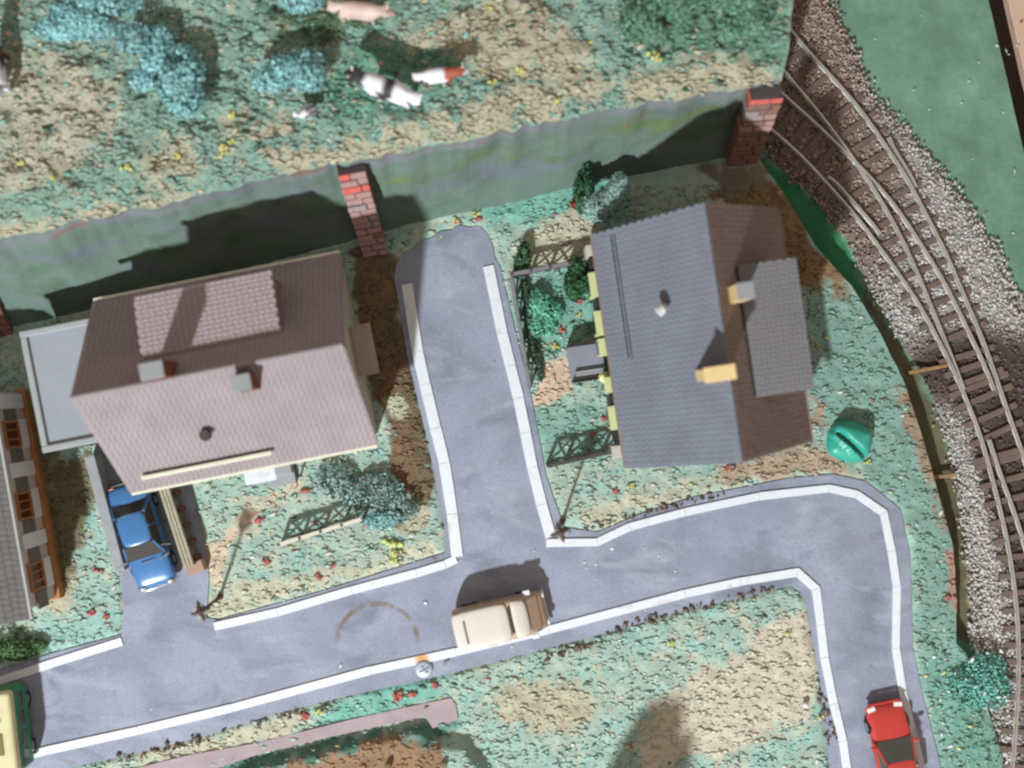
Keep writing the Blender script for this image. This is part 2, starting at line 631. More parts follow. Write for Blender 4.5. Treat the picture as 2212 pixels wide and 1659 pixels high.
L_([(2000, 1420), (2090, 1420), (2160, 1580), (2180, 1800), (2040, 1800), (2030, 1560)], C(124, 166, 150), 14, 1.6)
L_([(0, 900), (60, 845), (140, 1000), (200, 960), (220, 1050), (150, 1270), (120, 1280)], C(120, 112, 86), 10, 2)  # brown dirt in the outline of the bungalow's shadow, shade painted in
L_([(-200, 1380), (90, 1370), (100, 1410), (-200, 1480)], C(88, 112, 78), 10, 2)  # shade on the verge above the bus, painted as darker green


R_bank = raster([(440, 1690), (560, 1640), (700, 1608), (915, 1560), (940, 1590), (1010, 1600), (1080, 1700), (1080, 1850), (300, 1850)], 10)


def edge_x(py):
    return ipl(py, EDGE)


nu, nv = 400, 300
u = np.linspace(0, 1, nu)
pyv = np.linspace(330, 1850, nv)
PX = -170 + (edge_x(pyv)[None, :] + 170) * u[:, None]
PY = np.broadcast_to(pyv[None, :], PX.shape).copy()
base = np.array(G1)


def town_z(px, py):
    rd = samp(R_road, px, py)
    z = 0.01 + fbm(px / 22, py / 22, 4) * .16 - .05
    z = z * (1 - np.clip(rd * 1.6, 0, 1)) - .09 * np.clip(rd * 1.6, 0, 1)
    e = edge_x(py)
    dr = np.clip((px - 1995) / np.maximum(e - 1995, 40), 0, 1) * np.clip((py - 1380) / 60, 0, 1)
    return z - dr * dr * .62 + samp(R_bank, px, py) ** 2 * .55


def grid_faces(nu, nv, flip=False):
    i, j = np.meshgrid(np.arange(nu - 1), np.arange(nv - 1), indexing='ij')
    a = i * nv + j
    F = np.stack([a, a + 1, a + nv + 1, a + nv], -1).reshape(-1, 4)
    return F[:, ::-1] if flip else F


def town_col(px, py):
    xs, ys = px.ravel(), py.ravel()
    col = paint(px, py, base, town_layers)
    n = np.clip((fbm(xs / 60, ys / 60) - .45) * 4, 0, 1)[:, None]
    gm = np.clip(1 - np.abs(col - base[None]).sum(1) * 14, 0, 1)[:, None]
    col = col * (1 - n * gm * .7) + np.array(G3)[None] * n * gm * .7
    n2 = np.clip((fbm(xs / 34 + 90, ys / 34 + 40) - .56) * 7, 0, 1)[:, None]
    col = col * (1 - n2 * gm * .8) + np.array(G2)[None] * n2 * gm * .8
    n3 = np.clip((fbm(xs / 24 + 10, ys / 24 + 77) - .62) * 8, 0, 1)[:, None]
    return col * (1 - n3 * gm * .7) + np.array(STRAW)[None] * n3 * gm * .7


PZ = town_z(PX, PY)
V = np.stack([(PX - 1106) / 50, (830 - PY) / 50, PZ], -1).reshape(-1, 3)
g = npmesh("ground", V, grid_faces(nu, nv), M_ground, None, town_col(PX, PY), True)
g["kind"] = "structure"
# cut edge of the town slab
M_cut = mat("cut_edge", C(120, 92, 70), .9, .3, 2, .4, 8)
ev = V.reshape(nu, nv, 3)[-1]
sv = np.concatenate([ev, ev * [1, 1, 0] + [0.05, 0, -1.0]])
k = np.arange(nv - 1)
so = npmesh("ground_edge", sv, np.stack([k, k + nv, k + nv + 1, k + 1], -1), M_cut)
so["kind"] = "structure"

# ---- layout board and the ballast for the railway
ZB = -0.85


def WB(px, py):
    return (px - 1106) * (H - ZB) / H / 50, (830 - py) * (H - ZB) / H / 50


BRD = [(-260, 2081), (-40, 2126), (0, 2135), (330, 2212), (1860, 2570)]
nbu, nbv = 130, 260
pyb = np.linspace(-250, 1860, nbv)
BX = 1450 + (ipl(pyb, BRD)[None] - 1450) * np.linspace(0, 1, nbu)[:, None]
BY = np.broadcast_to(pyb[None], BX.shape).copy()
bl = [(raster([(1580, 330), (1650, 340), (1700, 380), (1780, 460), (1840, 560), (1880, 650), (1840, 640), (1760, 560), (1640, 400)], 8), C(54, 116, 78), 3),
      (raster([(1850, 620), (1950, 740), (2030, 900), (2100, 1100), (2110, 1400), (2060, 1400), (2050, 1180), (1950, 830)], 8), C(96, 92, 70), 2),
      (raster([(2090, 1170), (2180, 1180), (2190, 1300), (2090, 1320)], 8), C(168, 152, 124), 2.5),
      (raster([(2060, 1380), (2170, 1440), (2190, 1560), (2150, 1600), (2060, 1500)], 8), C(96, 162, 146), 2)]
bcol = paint(BX, BY, np.array(C(108, 140, 120)), bl, 6)
bn = (fbm(BX / 45, BY / 90) - .5).ravel()[:, None]
bcol = bcol * (1 + bn * .45)
V = np.stack([(BX - 1106) * (H - ZB) / H / 50, (830 - BY) * (H - ZB) / H / 50, ZB + fbm(BX / 30, BY / 30) * .05 - .02], -1).reshape(-1, 3)
M_board = mat("painted_board", (0.2, .3, .2), .85, .20, .45, .35, 5, attr=True, spec=.12, fine=.08)
o = npmesh("board", V, grid_faces(nbu, nbv), M_board, None, bcol, True)
o["kind"] = "structure"
ev = V.reshape(nbu, nbv, 3)[-1]
sv = np.concatenate([ev, ev - [0, 0, 2.2]])
k = np.arange(nbv - 1)
o = npmesh("board_edge", sv, np.stack([k, k + nbv, k + nbv + 1, k + 1], -1), mat("raw_wood", C(86, 60, 44), .8, .2, 1))
o["kind"] = "structure"
MB().box(0, 0, -22.2, 240, 240, .4).build("floor", mat("floor_boards", C(66, 48, 38), .7, .25, .2))["kind"] = "structure"
pk = MB()
q = [W(2166, -60, -2.0), W(2180, 10, -2.0), W(2215, 165, -2.0), W(2560, 1500, -2.0), W(3300, 1500, -2.0), W(3300, -200, -2.0), W(2130, -200, -2.0)]
pk.prism([(p.x, p.y) for p in q], -2.5, -2.0)
tag(pk.build("shelf", mat("pale_wood", C(206, 172, 150), .6, .1, .3), None, .05),
    "pale wooden shelf board showing in the top right corner past the dark gap", "shelf")

BL = [(-260, 1630), (-60, 1640), (100, 1650), (250, 1640), (340, 1662), (420, 1752), (520, 1832), (600, 1874), (650, 1886), (720, 1938), (780, 1975),
      (830, 2008), (900, 2024), (960, 2052), (1050, 2068), (1150, 2084), (1250, 2100), (1350, 2100), (1450, 2112),
      (1520, 2125), (1600, 2150), (1860, 2160)]
BR = [(-260, 1690), (-60, 1755), (20, 1800), (100, 1845), (200, 1885), (270, 1955), (330, 2005), (390, 2058), (480, 2122), (560, 2168),
      (620, 2192), (700, 2240), (1860, 2420)]
nlu, nlv = 70, 260
pyl = np.linspace(-250, 1850, nlv)
ul = np.linspace(0, 1, nlu)
LX = ipl(pyl, BL)[None] * (1 - ul[:, None]) + ipl(pyl, BR)[None] * ul[:, None]
LY = np.broadcast_to(pyl[None], LX.shape).copy()
prof = np.clip(np.minimum(ul, 1 - ul) * 9, 0, 1)[:, None]
LX = LX + (fbm(LX / 14, LY / 14) - .5) * 26 * (1 - prof)
LZ = -.86 + prof * (.17 + fbm(LX / 12, LY / 12) * .12)
V = np.stack([(LX - 1106) * (H + .7) / H / 50, (830 - LY) * (H + .7) / H / 50, LZ], -1).reshape(-1, 3)
dirt = raster([(1940, 760), (2100, 700), (2330, 760), (2330, 1180), (2200, 1180), (2160, 1080), (2090, 900), (1980, 850)], 20)
dirt2 = raster([(2100, 960), (2330, 960), (2330, 1860), (2196, 1860), (2210, 1500), (2190, 1300)], 14)
shade_tint = raster([(1600, -260), (1800, -260), (1880, 200), (1980, 420), (1880, 640), (1620, 400)], 30)  # house and plateau shadow painted into the upper ballast as brown


def ballast_col(x, y):
    c0 = np.array(C(188, 181, 175))[None] * np.ones((x.size, 1))
    d = np.clip((samp(dirt, x.ravel(), y.ravel()) + samp(dirt2, x.ravel(), y.ravel()))[:, None], 0, 1)
    p = samp(shade_tint, x.ravel(), y.ravel())[:, None] * .85
    c0 = c0 * (1 - p) + np.array(C(150, 128, 112))[None] * p
    return c0 * (1 - d) + np.array(C(100, 84, 78))[None] * d, d[:, 0]


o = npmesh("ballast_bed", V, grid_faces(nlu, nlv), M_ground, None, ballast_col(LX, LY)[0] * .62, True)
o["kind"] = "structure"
# loose stones
n = 30000
yy = rng.random(n) * 2080 - 240
uu = rng.random(n)
xx = ipl(yy, BL) * (1 - uu) + ipl(yy, BR) * uu + rng.normal(0, 7, n)
cl, d = ballast_col(xx, yy)
keep = rng.random(n) > d * .80
xx, yy, cl = xx[keep], yy[keep], cl[keep]
k = (H + .7) / H / 50
P = np.stack([(xx - 1106) * k, (830 - yy) * k, -.66 + rng.random(len(xx)) * .09 - .12 * (np.minimum(uu, 1 - uu)[keep] < .06)], -1)
jit = (.65 + .75 * rng.random((len(P), 1)))
o = clumps("ballast", P, .04 + .065 * rng.random((len(P),)), cl * jit * (1 + (rng.random((len(P), 3)) - .5) * .1), M_flock, .8)
o["kind"] = "stuff"

# ---- upper field (plateau) and the painted embankment below it
ZF = 4.5
KF = (H - ZF) / H / 50
YE = [(-300, 590), (-60, 532), (0, 517), (176, 474), (317, 447), (422, 420), (563, 388), (704, 353), (784, 343), (960, 305), (1101, 280),
      (1242, 248), (1488, 208), (1600, 190), (1690, 176), (1760, 168)]
nfu, nfv = 300, 130
F0 = np.linspace(-240, 1700, nfu)
vv = np.linspace(0, 1, nfv)
yb = ipl(F0, YE) + (fbm(F0 / 30, F0 * 0 + 3) - .5) * 26
FY = yb[:, None] * (1 - vv) - 260 * vv
xr = ipl(FY, [(-260, 1735), (0, 1713), (110, 1704), (176, 1690)])
FX = F0[:, None] + (xr - 1700) * (((F0 + 240) / 1940) ** 6)[:, None]
G4, FST = C(132, 158, 144), C(176, 168, 144)
fl = []


def FL(poly, colr, blur=16, soft=2.0):
    fl.append((raster(poly, blur), colr, soft))


FL([(-260, 130), (80, 110), (190, 140), (260, 170), (265, 260), (230, 320), (120, 380), (-40, 420), (-260, 440)], C(174, 168, 148), 26, 1.5)
FL([(870, 70), (1000, 20), (1120, -20), (1230, 40), (1300, 130), (1260, 190), (1130, 180), (980, 130), (880, 120)], C(174, 165, 142), 20, 1.8)
FL([(-260, 560), (0, 500), (220, 440), (440, 400), (440, 430), (200, 480), (0, 540), (-260, 620)], FST, 14, 1.8)
FL([(460, 270), (560, 250), (640, 250), (620, 290), (480, 300)], FST, 14, 1.8)
FL([(560, 340), (700, 310), (860, 280), (980, 250), (1080, 190), (1200, 180), (1340, 170), (1300, 220), (1120, 270), (900, 320), (720, 360), (600, 380)], FST, 14, 2)
FL([(1330, 170), (1480, 130), (1600, 110), (1700, 150), (1690, 190), (1500, 215), (1360, 240)], FST, 12, 1.3)
FL([(300, 330), (420, 290), (430, 360), (330, 400)], C(172, 164, 140), 18, 1.4)
FL([(700, 170), (760, 100), (1010, 100), (1000, 190), (860, 250), (700, 260)], C(100, 142, 122), 20, 1.6)
FL([(560, 0), (760, -20), (850, 30), (700, 100), (600, 80)], C(78, 98, 72), 20, 2)  # shadow at the top of the field, painted as dark green
FL([(1340, 40), (1380, -60), (1700, -60), (1700, 120), (1560, 130), (1430, 110)], C(104, 138, 116), 20, 1.6)


def field_z(x, y):
    e = np.clip((ipl(x, YE) - y) / 60, 0, 1)
    return ZF - .22 + e * .22 + (fbm(x / 38, y / 38) - .5) * .5 * e


FZ = field_z(FX, FY)
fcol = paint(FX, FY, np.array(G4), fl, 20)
n2 = np.clip((fbm(FX / 34 + 9, FY / 34 + 4).ravel() - .56) * 7, 0, 1)[:, None]
fcol = fcol * (1 - n2 * .45) + np.array(C(126, 168, 152))[None] * n2 * .45
n3 = np.clip((fbm(FX / 20 + 39, FY / 12 + 14).ravel() - .62) * 9, 0, 1)[:, None]
fcol = fcol * (1 - n3 * .6) + np.array(FST)[None] * n3 * .6
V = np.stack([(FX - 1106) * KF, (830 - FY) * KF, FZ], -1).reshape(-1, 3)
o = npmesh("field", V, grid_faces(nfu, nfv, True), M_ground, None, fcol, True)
o["kind"] = "structure"
# underside lip along the railway side
ev = V.reshape(nfu, nfv, 3)[-1]
sv = np.concatenate([ev, ev - [0.05, 0, .55]])
k = np.arange(nfv - 1)
o = npmesh("field_edge", sv, np.stack([k, k + 1, k + nfv + 1, k + nfv], -1), M_cut)
o["kind"] = "structure"

YBASE = [(-400, 800), (0, 716), (150, 682), (400, 617), (688, 541), (767, 520), (830, 502), (960, 470), (1100, 442), (1250, 404), (1400, 374), (1590, 338), (1660, 330)]
neu, nev = 260, 40
top = V.reshape(nfu, nfv, 3)[:, 0]
Xw = np.linspace(top[0, 0], (1690 - 1106) * KF, neu)
yt = np.interp(Xw, top[:, 0], top[:, 1])
zt = np.interp(Xw, top[:, 0], top[:, 2])
ybw = (830 - ipl(1106 + Xw * 50, YBASE)) / 50
s = np.linspace(-.03, 1.0, nev)
YY = ybw[:, None] * (1 - s) + (yt[:, None] + .02) * s
ZZ = zt[:, None] * s - .0
XX = np.broadcast_to(Xw[:, None], YY.shape).copy()
fold = (fbm(XX / 2.6 + 3, s[None] * 1.2 + XX * .12, 3) - .5)
YY = YY + np.sin(np.clip(s, 0, 1) * PI)[None] * (.35 + fold * 1.1)
YY = YY + (fbm(XX * .9, ZZ * .9 + 50) - .5) * .22 * np.sin(np.clip(s, 0, 1) * PI)[None]
st1 = fbm(XX / 3.0 + 11, ZZ * 1.6 + XX * .3, 4).ravel()
st2 = fbm(XX / 1.6 + 41, ZZ * 2.2 + 7 - XX * .25, 4).ravel()
ecol = np.array(C(118, 136, 124))[None] * np.ones((XX.size, 1))


def lay(w, colr):
    global ecol
    w = np.clip(w, 0, 1)[:, None]
    ecol = ecol * (1 - w) + np.array(colr)[None] * w


lay((st1 - .5) * 6, C(122, 132, 138))
lay((st2 - .52) * 7, C(106, 128, 110))
sx = np.broadcast_to(s[None], XX.shape).ravel()
lay((1 - np.abs(sx - .93) / .10) * 1.2 * (st2 + .3), C(140, 142, 146))
band = np.exp(-((sx - .62 + .03 * np.sin(XX.ravel())) / .16) ** 2)
lay(band * (st1 - .46) * 3.5 * (XX.ravel() > -7), C(110, 130, 92))
lay(band * (st2 - .55) * 4 * (XX.ravel() > -6), C(124, 140, 92))
lay((.30 - sx) * 3 * (st1 + .2), C(112, 136, 122))
lay((st2 - .64) * 9 * (sx > .7), C(142, 118, 106))
ecol = ecol * .74
M_emb = mat("painted_cloth", (0.2, .3, .2), .85, .12, .8, .35, 4, attr=True, spec=.1, fine=.08)
o = npmesh("embankment", np.stack([XX, YY, ZZ], -1).reshape(-1, 3), grid_faces(neu, nev, True), M_emb, None, ecol, True)
o["kind"] = "structure"


# ---- flock scattered over the town verges and the field
def scatter_town(n):
    px = rng.random(n) * 2350 - 150
    py = rng.random(n) * 1420 + 400
    rd = samp(R_road, px, py)
    base_y = ipl(px, YBASE)
    k = (rd < .22) & (px < edge_x(py) - 4) & (py > base_y + 4)
    return px[k], py[k]


px, py = scatter_town(40000)
cl = town_col(px, py)
r = rng.random(len(px))
jit = 1.0 + .14 * rng.random((len(px), 1))
cl = cl * jit
pal = [(.05, C(204, 204, 188)), (.075, C(92, 118, 100)), (.084, C(204, 206, 142)), (.096, C(190, 132, 120)), (.15, C(142, 184, 170)), (.155, C(222, 226, 222))]
lo = 0
isg = cl[:, 1] > cl[:, 0] * 1.04
for hi, cc in pal:
    mk = (r >= lo) & (r < hi) & isg
    cl[mk] = np.array(cc)[None] * (.8 + .3 * rng.random((mk.sum(), 1)))
    lo = hi
size = .025 + .065 * rng.random(len(px)) ** 2.2
P = np.stack([(px - 1106) / 50, (830 - py) / 50, town_z(px, py) + size * .25], -1)
clumps("ground_cover", P, size, cl, M_flock, .24, None, 2.3, .25, True)["kind"] = "stuff"

n = 22000
fx = rng.random(n) * 1950 - 240
fy = rng.random(n) * 780 - 240
k = (fy < ipl(fx, YE) - 2) & (fx < ipl(fy, [(-260, 1735), (0, 1713), (110, 1704), (176, 1690)]) - 8)
fx, fy = fx[k], fy[k]
cl = paint(fx, fy, np.array(G4), fl, 20)
n3 = np.clip((fbm(fx / 20 + 39, fy / 12 + 14).ravel() - .62) * 9, 0, 1)[:, None]
cl = (cl * (1 - n3 * .6) + np.array(FST)[None] * n3 * .6) * (1.0 + .14 * rng.random((len(fx), 1)))
r = rng.random(len(fx))
lo = 0
for hi, cc in [(.05, C(194, 186, 162)), (.085, C(84, 112, 94)), (.088, C(206, 202, 120)), (.14, C(134, 180, 166))]:
    mk = (r >= lo) & (r < hi)
    cl[mk] = np.array(cc)[None] * (.8 + .3 * rng.random((mk.sum(), 1)))
    lo = hi
size = .03 + .075 * rng.random(len(fx)) ** 2.2
P = np.stack([(fx - 1106) * KF, (830 - fy) * KF, field_z(fx, fy) + size * .25], -1)
clumps("meadow_cover", P, size, cl, M_flock, .24, None, 2.5, .25, True)["kind"] = "stuff"

# bigger tufts of flowers the photograph shows one by one, on verge and field
YEL, RED, LIME = C(204, 200, 128), C(190, 112, 104), C(198, 212, 134)
FLW = [(850, 1172, LIME, 16, 0), (852, 1192, YEL, 11, 0), (852, 1210, YEL, 10, 0), (795, 1135, RED, 9, 0), (680, 1130, RED, 7, 0), (660, 1060, RED, 10, 0),
       (575, 1215, RED, 9, 0), (690, 1245, RED, 8, 0), (560, 1125, RED, 9, 0), (720, 1220, RED, 8, 0), (1215, 715, RED, 8, 0), (1250, 650, RED, 9, 0),
       (1198, 748, YEL, 8, 0), (1250, 680, YEL, 7, 0), (985, 475, YEL, 9, 0), (990, 482, RED, 7, 0), (1028, 462, YEL, 9, 0), (1034, 474, RED, 7, 0),
       (1305, 905, RED, 8, 0), (1280, 940, RED, 7, 0), (1365, 1050, YEL, 8, 0), (1330, 1060, RED, 8, 0), (1575, 1010, RED, 8, 0), (940, 1480, RED, 10, 0),
       (860, 1505, RED, 13, 0), (890, 1500, RED, 10, 0), (660, 1545, RED, 9, 0), (690, 1535, YEL, 9, 0), (1700, 1370, YEL, 7, 0), (1450, 1390, YEL, 8, 0),
       (1780, 1545, YEL, 10, 0), (1890, 1480, LIME, 8, 0), (2045, 1290, RED, 8, 0), (1870, 1000, YEL, 8, 0), (945, 515, YEL, 9, 0), (200, 1325, RED, 9, 0),
       (230, 1330, RED, 8, 0), (215, 1232, RED, 8, 0), (485, 325, YEL, 14, 1), (500, 305, YEL, 8, 1), (500, 250, YEL, 11, 1), (385, 337, YEL, 9, 1),
       (275, 362, YEL, 10, 1), (118, 388, YEL, 7, 1), (1122, 155, YEL, 10, 1), (1062, 180, YEL, 10, 1), (1412, 122, YEL, 12, 1), (45, 350, YEL, 9, 1)]
PP, SS, CC_ = [], [], []
for x, y, cc, rr, up in FLW:
    for _ in range(9):
        ax, ay = x + random.gauss(0, rr * .5), y + random.gauss(0, rr * .35)
        if up:
            PP.append(((ax - 1106) * KF, (830 - ay) * KF, float(field_z(np.array([ax]), np.array([ay]))[0]) + .07))
        else:
            PP.append(((ax - 1106) / 50, (830 - ay) / 50, float(town_z(np.array([ax]), np.array([ay]))[0]) + .07))
        SS.append(rr / 50 * random.uniform(.35, .6))
        CC_.append(tuple(v * random.uniform(.8, 1.1) for v in cc))
clumps("flowers", np.array(PP), np.array(SS), np.array(CC_), M_flock, .6)["kind"] = "stuff"

# dark soil crumbs along the road edge, pale flecks on road and bank
CR = []
for line, n_, sp_ in (([(1320, 1368), (1400, 1340), (1480, 1318), (1600, 1290), (1660, 1268)], 70, 7), ([(270, 1640), (400, 1606), (560, 1560), (700, 1530)], 60, 9),
                      ([(1180, 1420), (1300, 1385)], 40, 6), ([(1765, 1490), (1800, 1600)], 40, 8), ([(1230, 1150), (1400, 1108), (1560, 1065)], 50, 6)):
    for _ in range(n_):
        t_ = random.random() ** 1.0 * (len(line) - 1)
        i_ = int(t_)
        f_ = t_ - i_
        CR.append((line[i_][0] * (1 - f_) + line[i_ + 1][0] * f_ + random.gauss(0, sp_), line[i_][1] * (1 - f_) + line[i_ + 1][1] * f_ + random.gauss(0, sp_ * .7)))
CR = np.array(CR)
P = np.stack([(CR[:, 0] - 1106) / 50, (830 - CR[:, 1]) / 50, np.full(len(CR), .07)], -1)
clumps("soil_crumbs", P, .04 + .09 * rng.random(len(CR)) ** 2, np.array(C(118, 104, 92))[None] * (.7 + .5 * rng.random((len(CR), 1))), M_flock, .5, None, 1.4)["kind"] = "stuff"
bxx, byy = rng.uniform(1850, 2200, 60), rng.uniform(0, 900, 60)
kk = bxx > ipl(byy, [(-260, 1690), (100, 1850), (270, 1960), (480, 2130), (700, 2250), (1000, 2300)])
bxx, byy = bxx[kk], byy[kk]
P = np.stack([(bxx - 1106) * (H - ZB) / H / 50, (830 - byy) * (H - ZB) / H / 50, np.full(len(bxx), ZB + .03)], -1)
clumps("board_flecks", P, .03 + .05 * rng.random(len(bxx)), np.array(C(168, 190, 176))[None] * np.ones((len(bxx), 1)), M_flock, .3, None, 2.0)["kind"] = "stuff"
fx_ = np.concatenate([rng.uniform(1985, 2200, 46), rng.uniform(300, 1900, 16), rng.uniform(1130, 1470, 8)])
fy_ = np.concatenate([rng.uniform(1400, 1659, 46), rng.uniform(1080, 1560, 16), rng.uniform(1180, 1270, 8)])
P = np.stack([(fx_ - 1106) / 50, (830 - fy_) / 50, np.maximum(town_z(fx_, fy_), .0) + .03], -1)
clumps("paint_flecks", P, .03 + .06 * rng.random(len(fx_)) ** 2, np.array(C(228, 232, 228))[None] * (.8 + .2 * rng.random((len(fx_), 1))), M_flock, .4, None, 1.8)["kind"] = "stuff"

# ================================================================== RAILWAY
ZR = -.35
RA = [(1480, 95), (1560, 175), (1655, 270), (1725, 327), (1786, 395), (1843, 456), (1895, 525), (1949, 600), (1980, 645), (2019, 714), (2057, 790), (2083, 844),
      (2100, 890), (2121, 939), (2142, 1019), (2163, 1100), (2179, 1170), (2195, 1271), (2203, 1371), (2203, 1471), (2197, 1572), (2190, 1660), (2172, 1800)]
RD = [(1630, -60), (1700, 55), (1765, 130), (1819, 188), (1866, 242), (1913, 313), (1944, 357), (1972, 402), (1997, 456), (2024, 503), (2052, 560), (2076, 620), (2104, 684),
      (2124, 730), (2146, 789), (2168, 859), (2186, 909), (2205, 960), (2228, 1030), (2262, 1160)]
RB = [(1520, 25), (1600, 105), (1690, 203), (1749, 252), (1807, 308), (1833, 334), (1866, 366), (1908, 410), (1948, 460), (1984, 518), (2019, 571), (2045, 616), (2072, 667), (2096, 722), (2119, 766), (2141, 808), (2150, 843)]
RC = [(1580, -10), (1640, 82), (1702, 163), (1753, 221), (1805, 287), (1836, 331), (1866, 372), (1908, 437), (1936, 488), (1972, 562), (2001, 632), (2029, 701), (2050, 752), (2068, 795), (2084, 842)]
CHK1 = [(1789, 382), (1800, 386), (1893, 492), (1903, 506)]
CHK2 = [(1922, 296), (1930, 318), (1968, 377), (1980, 404)]
SW2 = [(2139, 950), (2158, 1012), (2176, 1060), (2195, 1110), (2225, 1210), (2270, 1380)]


def dens(poly, z, step=.25, smooth=24):
    P = [W(x, y, z) for x, y in poly]
    # Catmull-Rom smoothing, then even spacing
    out = []
    for i in range(len(P) - 1):
        p0, p1, p2, p3 = P[max(i - 1, 0)], P[i], P[i + 1], P[min(i + 2, len(P) - 1)]
        n = max(2, int((p2 - p1).length / step))
        for j in range(n):
            t = j / n
            out.append(.5 * ((2 * p1) + (p2 - p0) * t + (2 * p0 - 5 * p1 + 4 * p2 - p3) * t * t + (3 * p1 - p0 - 3 * p2 + p3) * t ** 3))
    out.append(P[-1])
    for _ in range(smooth):
        out = [out[0]] + [(out[i - 1] + out[i] * 2 + out[i + 1]) / 4 for i in range(1, len(out) - 1)] + [out[-1]]
    return out


M_rail = mat("rail_steel", C(204, 197, 186), .32, .12, 2, metal=.6, spec=.5)
M_slp = mat("sleeper_plastic", C(110, 92, 82), .75, .2, 3)
track = thing("railway_track", "pair of curving steel railway tracks that join at a set of points on brown sleepers", "railway track", W(1980, 560, -.6))


def rail(poly, nm="rail", dz=0.0, w=.042):
    P = dens(poly, ZR, .25, 24 if len(poly) > 5 else 4)
    mb = MB()
    n = len(P)
    vs, fs = [], []
    prof = [(-.09, -.17), (.09, -.17), (.04, -.12), (.035, -.05), (w, -.03), (w, 0), (-w, 0), (-w, -.03), (-.035, -.05), (-.04, -.12)]
    m = len(prof)
    for i, p in enumerate(P):
        d = (P[min(i + 1, n - 1)] - P[max(i - 1, 0)])
        d.z = 0
        d.normalize()
        a = Vector((-d.y, d.x, 0))
        for x, z in prof:
            vs.append(p + a * x + Vector((0, 0, z + dz)))
    for i in range(n - 1):
        for k in range(m):
            k2 = (k + 1) % m
            fs.append((i * m + k, i * m + k2, (i + 1) * m + k2, (i + 1) * m + k))
    fs += [tuple(range(m))[::-1], tuple(range((n - 1) * m, n * m))]
    mb.add([v - track.location for v in vs], fs)
    return mb.build(nm, M_rail, track)


rail(RA)
rail(RD)
rail(RB, dz=.002)
rail(RC, dz=.004)
rail(CHK1, "check_rail", .006, .045)
rail(CHK2, "check_rail", .006, .045)
rail(SW2, dz=.003)


def near(P, q):
    return min(P, key=lambda p: (p - q).length)


dA, dB, dC, dD = dens(RA, ZR), dens(RB, ZR), dens(RC, ZR), dens(RD, ZR)
slp_me = {}


def sleeper(mid, ang, ln):
    key = round(ln * 4) / 4
    if key not in slp_me:
        slp_me[key] = MB().box(0, 0, 0, key, .27, .14).build("sleeper", M_slp, track, .015, seg=1)
        o = slp_me[key]
    else:
        o = part(slp_me[key], track, "sleeper")
    o.location = mid - track.location
    o.rotation_euler = (0, 0, ang)


def run(P, Q, step=.58, start=0, stop=10 ** 9, pad=.5, halves=None):
    acc, last = 0, P[0]
    for i in range(1, len(P)):
        acc += (P[i] - last).length
        last = P[i]
        if acc >= step and start <= i < stop:
            acc = 0
            q = near(Q, P[i])
            v = q - P[i]
            if v.length < 1.0:
                v = v.normalized() * 1.45
            mid = P[i] + v * .5
            mid.z = ZR - .21 + random.uniform(-.004, .004)
            sleeper(mid, math.atan2(v.y, v.x) + random.uniform(-.02, .02), v.length + 2 * pad)


iA = min(range(len(dA)), key=lambda i: (dA[i] - W(1800, 410, ZR)).length)
iD = min(range(len(dD)), key=lambda i: (dD[i] - W(1925, 330, ZR)).length)
run(dA, dB, stop=iA)
run(dD, dC, stop=iD)
i2 = min(range(len(dA)), key=lambda i: (dA[i] - W(2083, 844, ZR)).length)
run(dA, dD, start=iA, stop=i2, pad=.45)
i3 = min(range(len(dA)), key=lambda i: (dA[i] - W(2140, 1010, ZR)).length)
run(dA, dD, start=i2, stop=i3, pad=.55)
dS = [p + Vector((1.6, 0.15, 0)) for p in dA]
run(dA, dS, start=i3, pad=.55)

# orange strips crossing from the verge to the rails
for (x0, y0, x1, y1, lb) in ((1962, 806, 2045, 790, "thin orange wooden strip running from the verge to the points, the upper one"),
                             (2013, 1032, 2066, 1026, "short thin orange wooden strip at the verge edge, the lower one")):
    a, b = W(x0, y0, -.50), W(x1, y1, -.50)
    mid = (a + b) / 2
    st = MB().box(0, 0, 0, (b - a).length, .16, .14).build("wooden_strip", mat("orange_wood", C(150, 118, 78), .6, .2, 4), None, .02)
    st.location = mid
    st.rotation_euler = (0, 0, math.atan2((b - a).y, (b - a).x))
    tag(st, lb, "strip", "orange strips under the track")

# ================================================================== BRICK PILLARS
BRK = [mat("brick_red", C(200, 98, 88), .85, .2, 5, .3, 14), mat("brick_salmon", C(166, 130, 122), .85, .2, 5, .3, 14),
       mat("brick_brown", C(132, 98, 84), .85, .25, 5, .3, 14), mat("brick_grey", C(150, 134, 130), .85, .2, 5, .3, 14)]
M_mort = mat("mortar", C(92, 84, 84), .9, .2, 6)


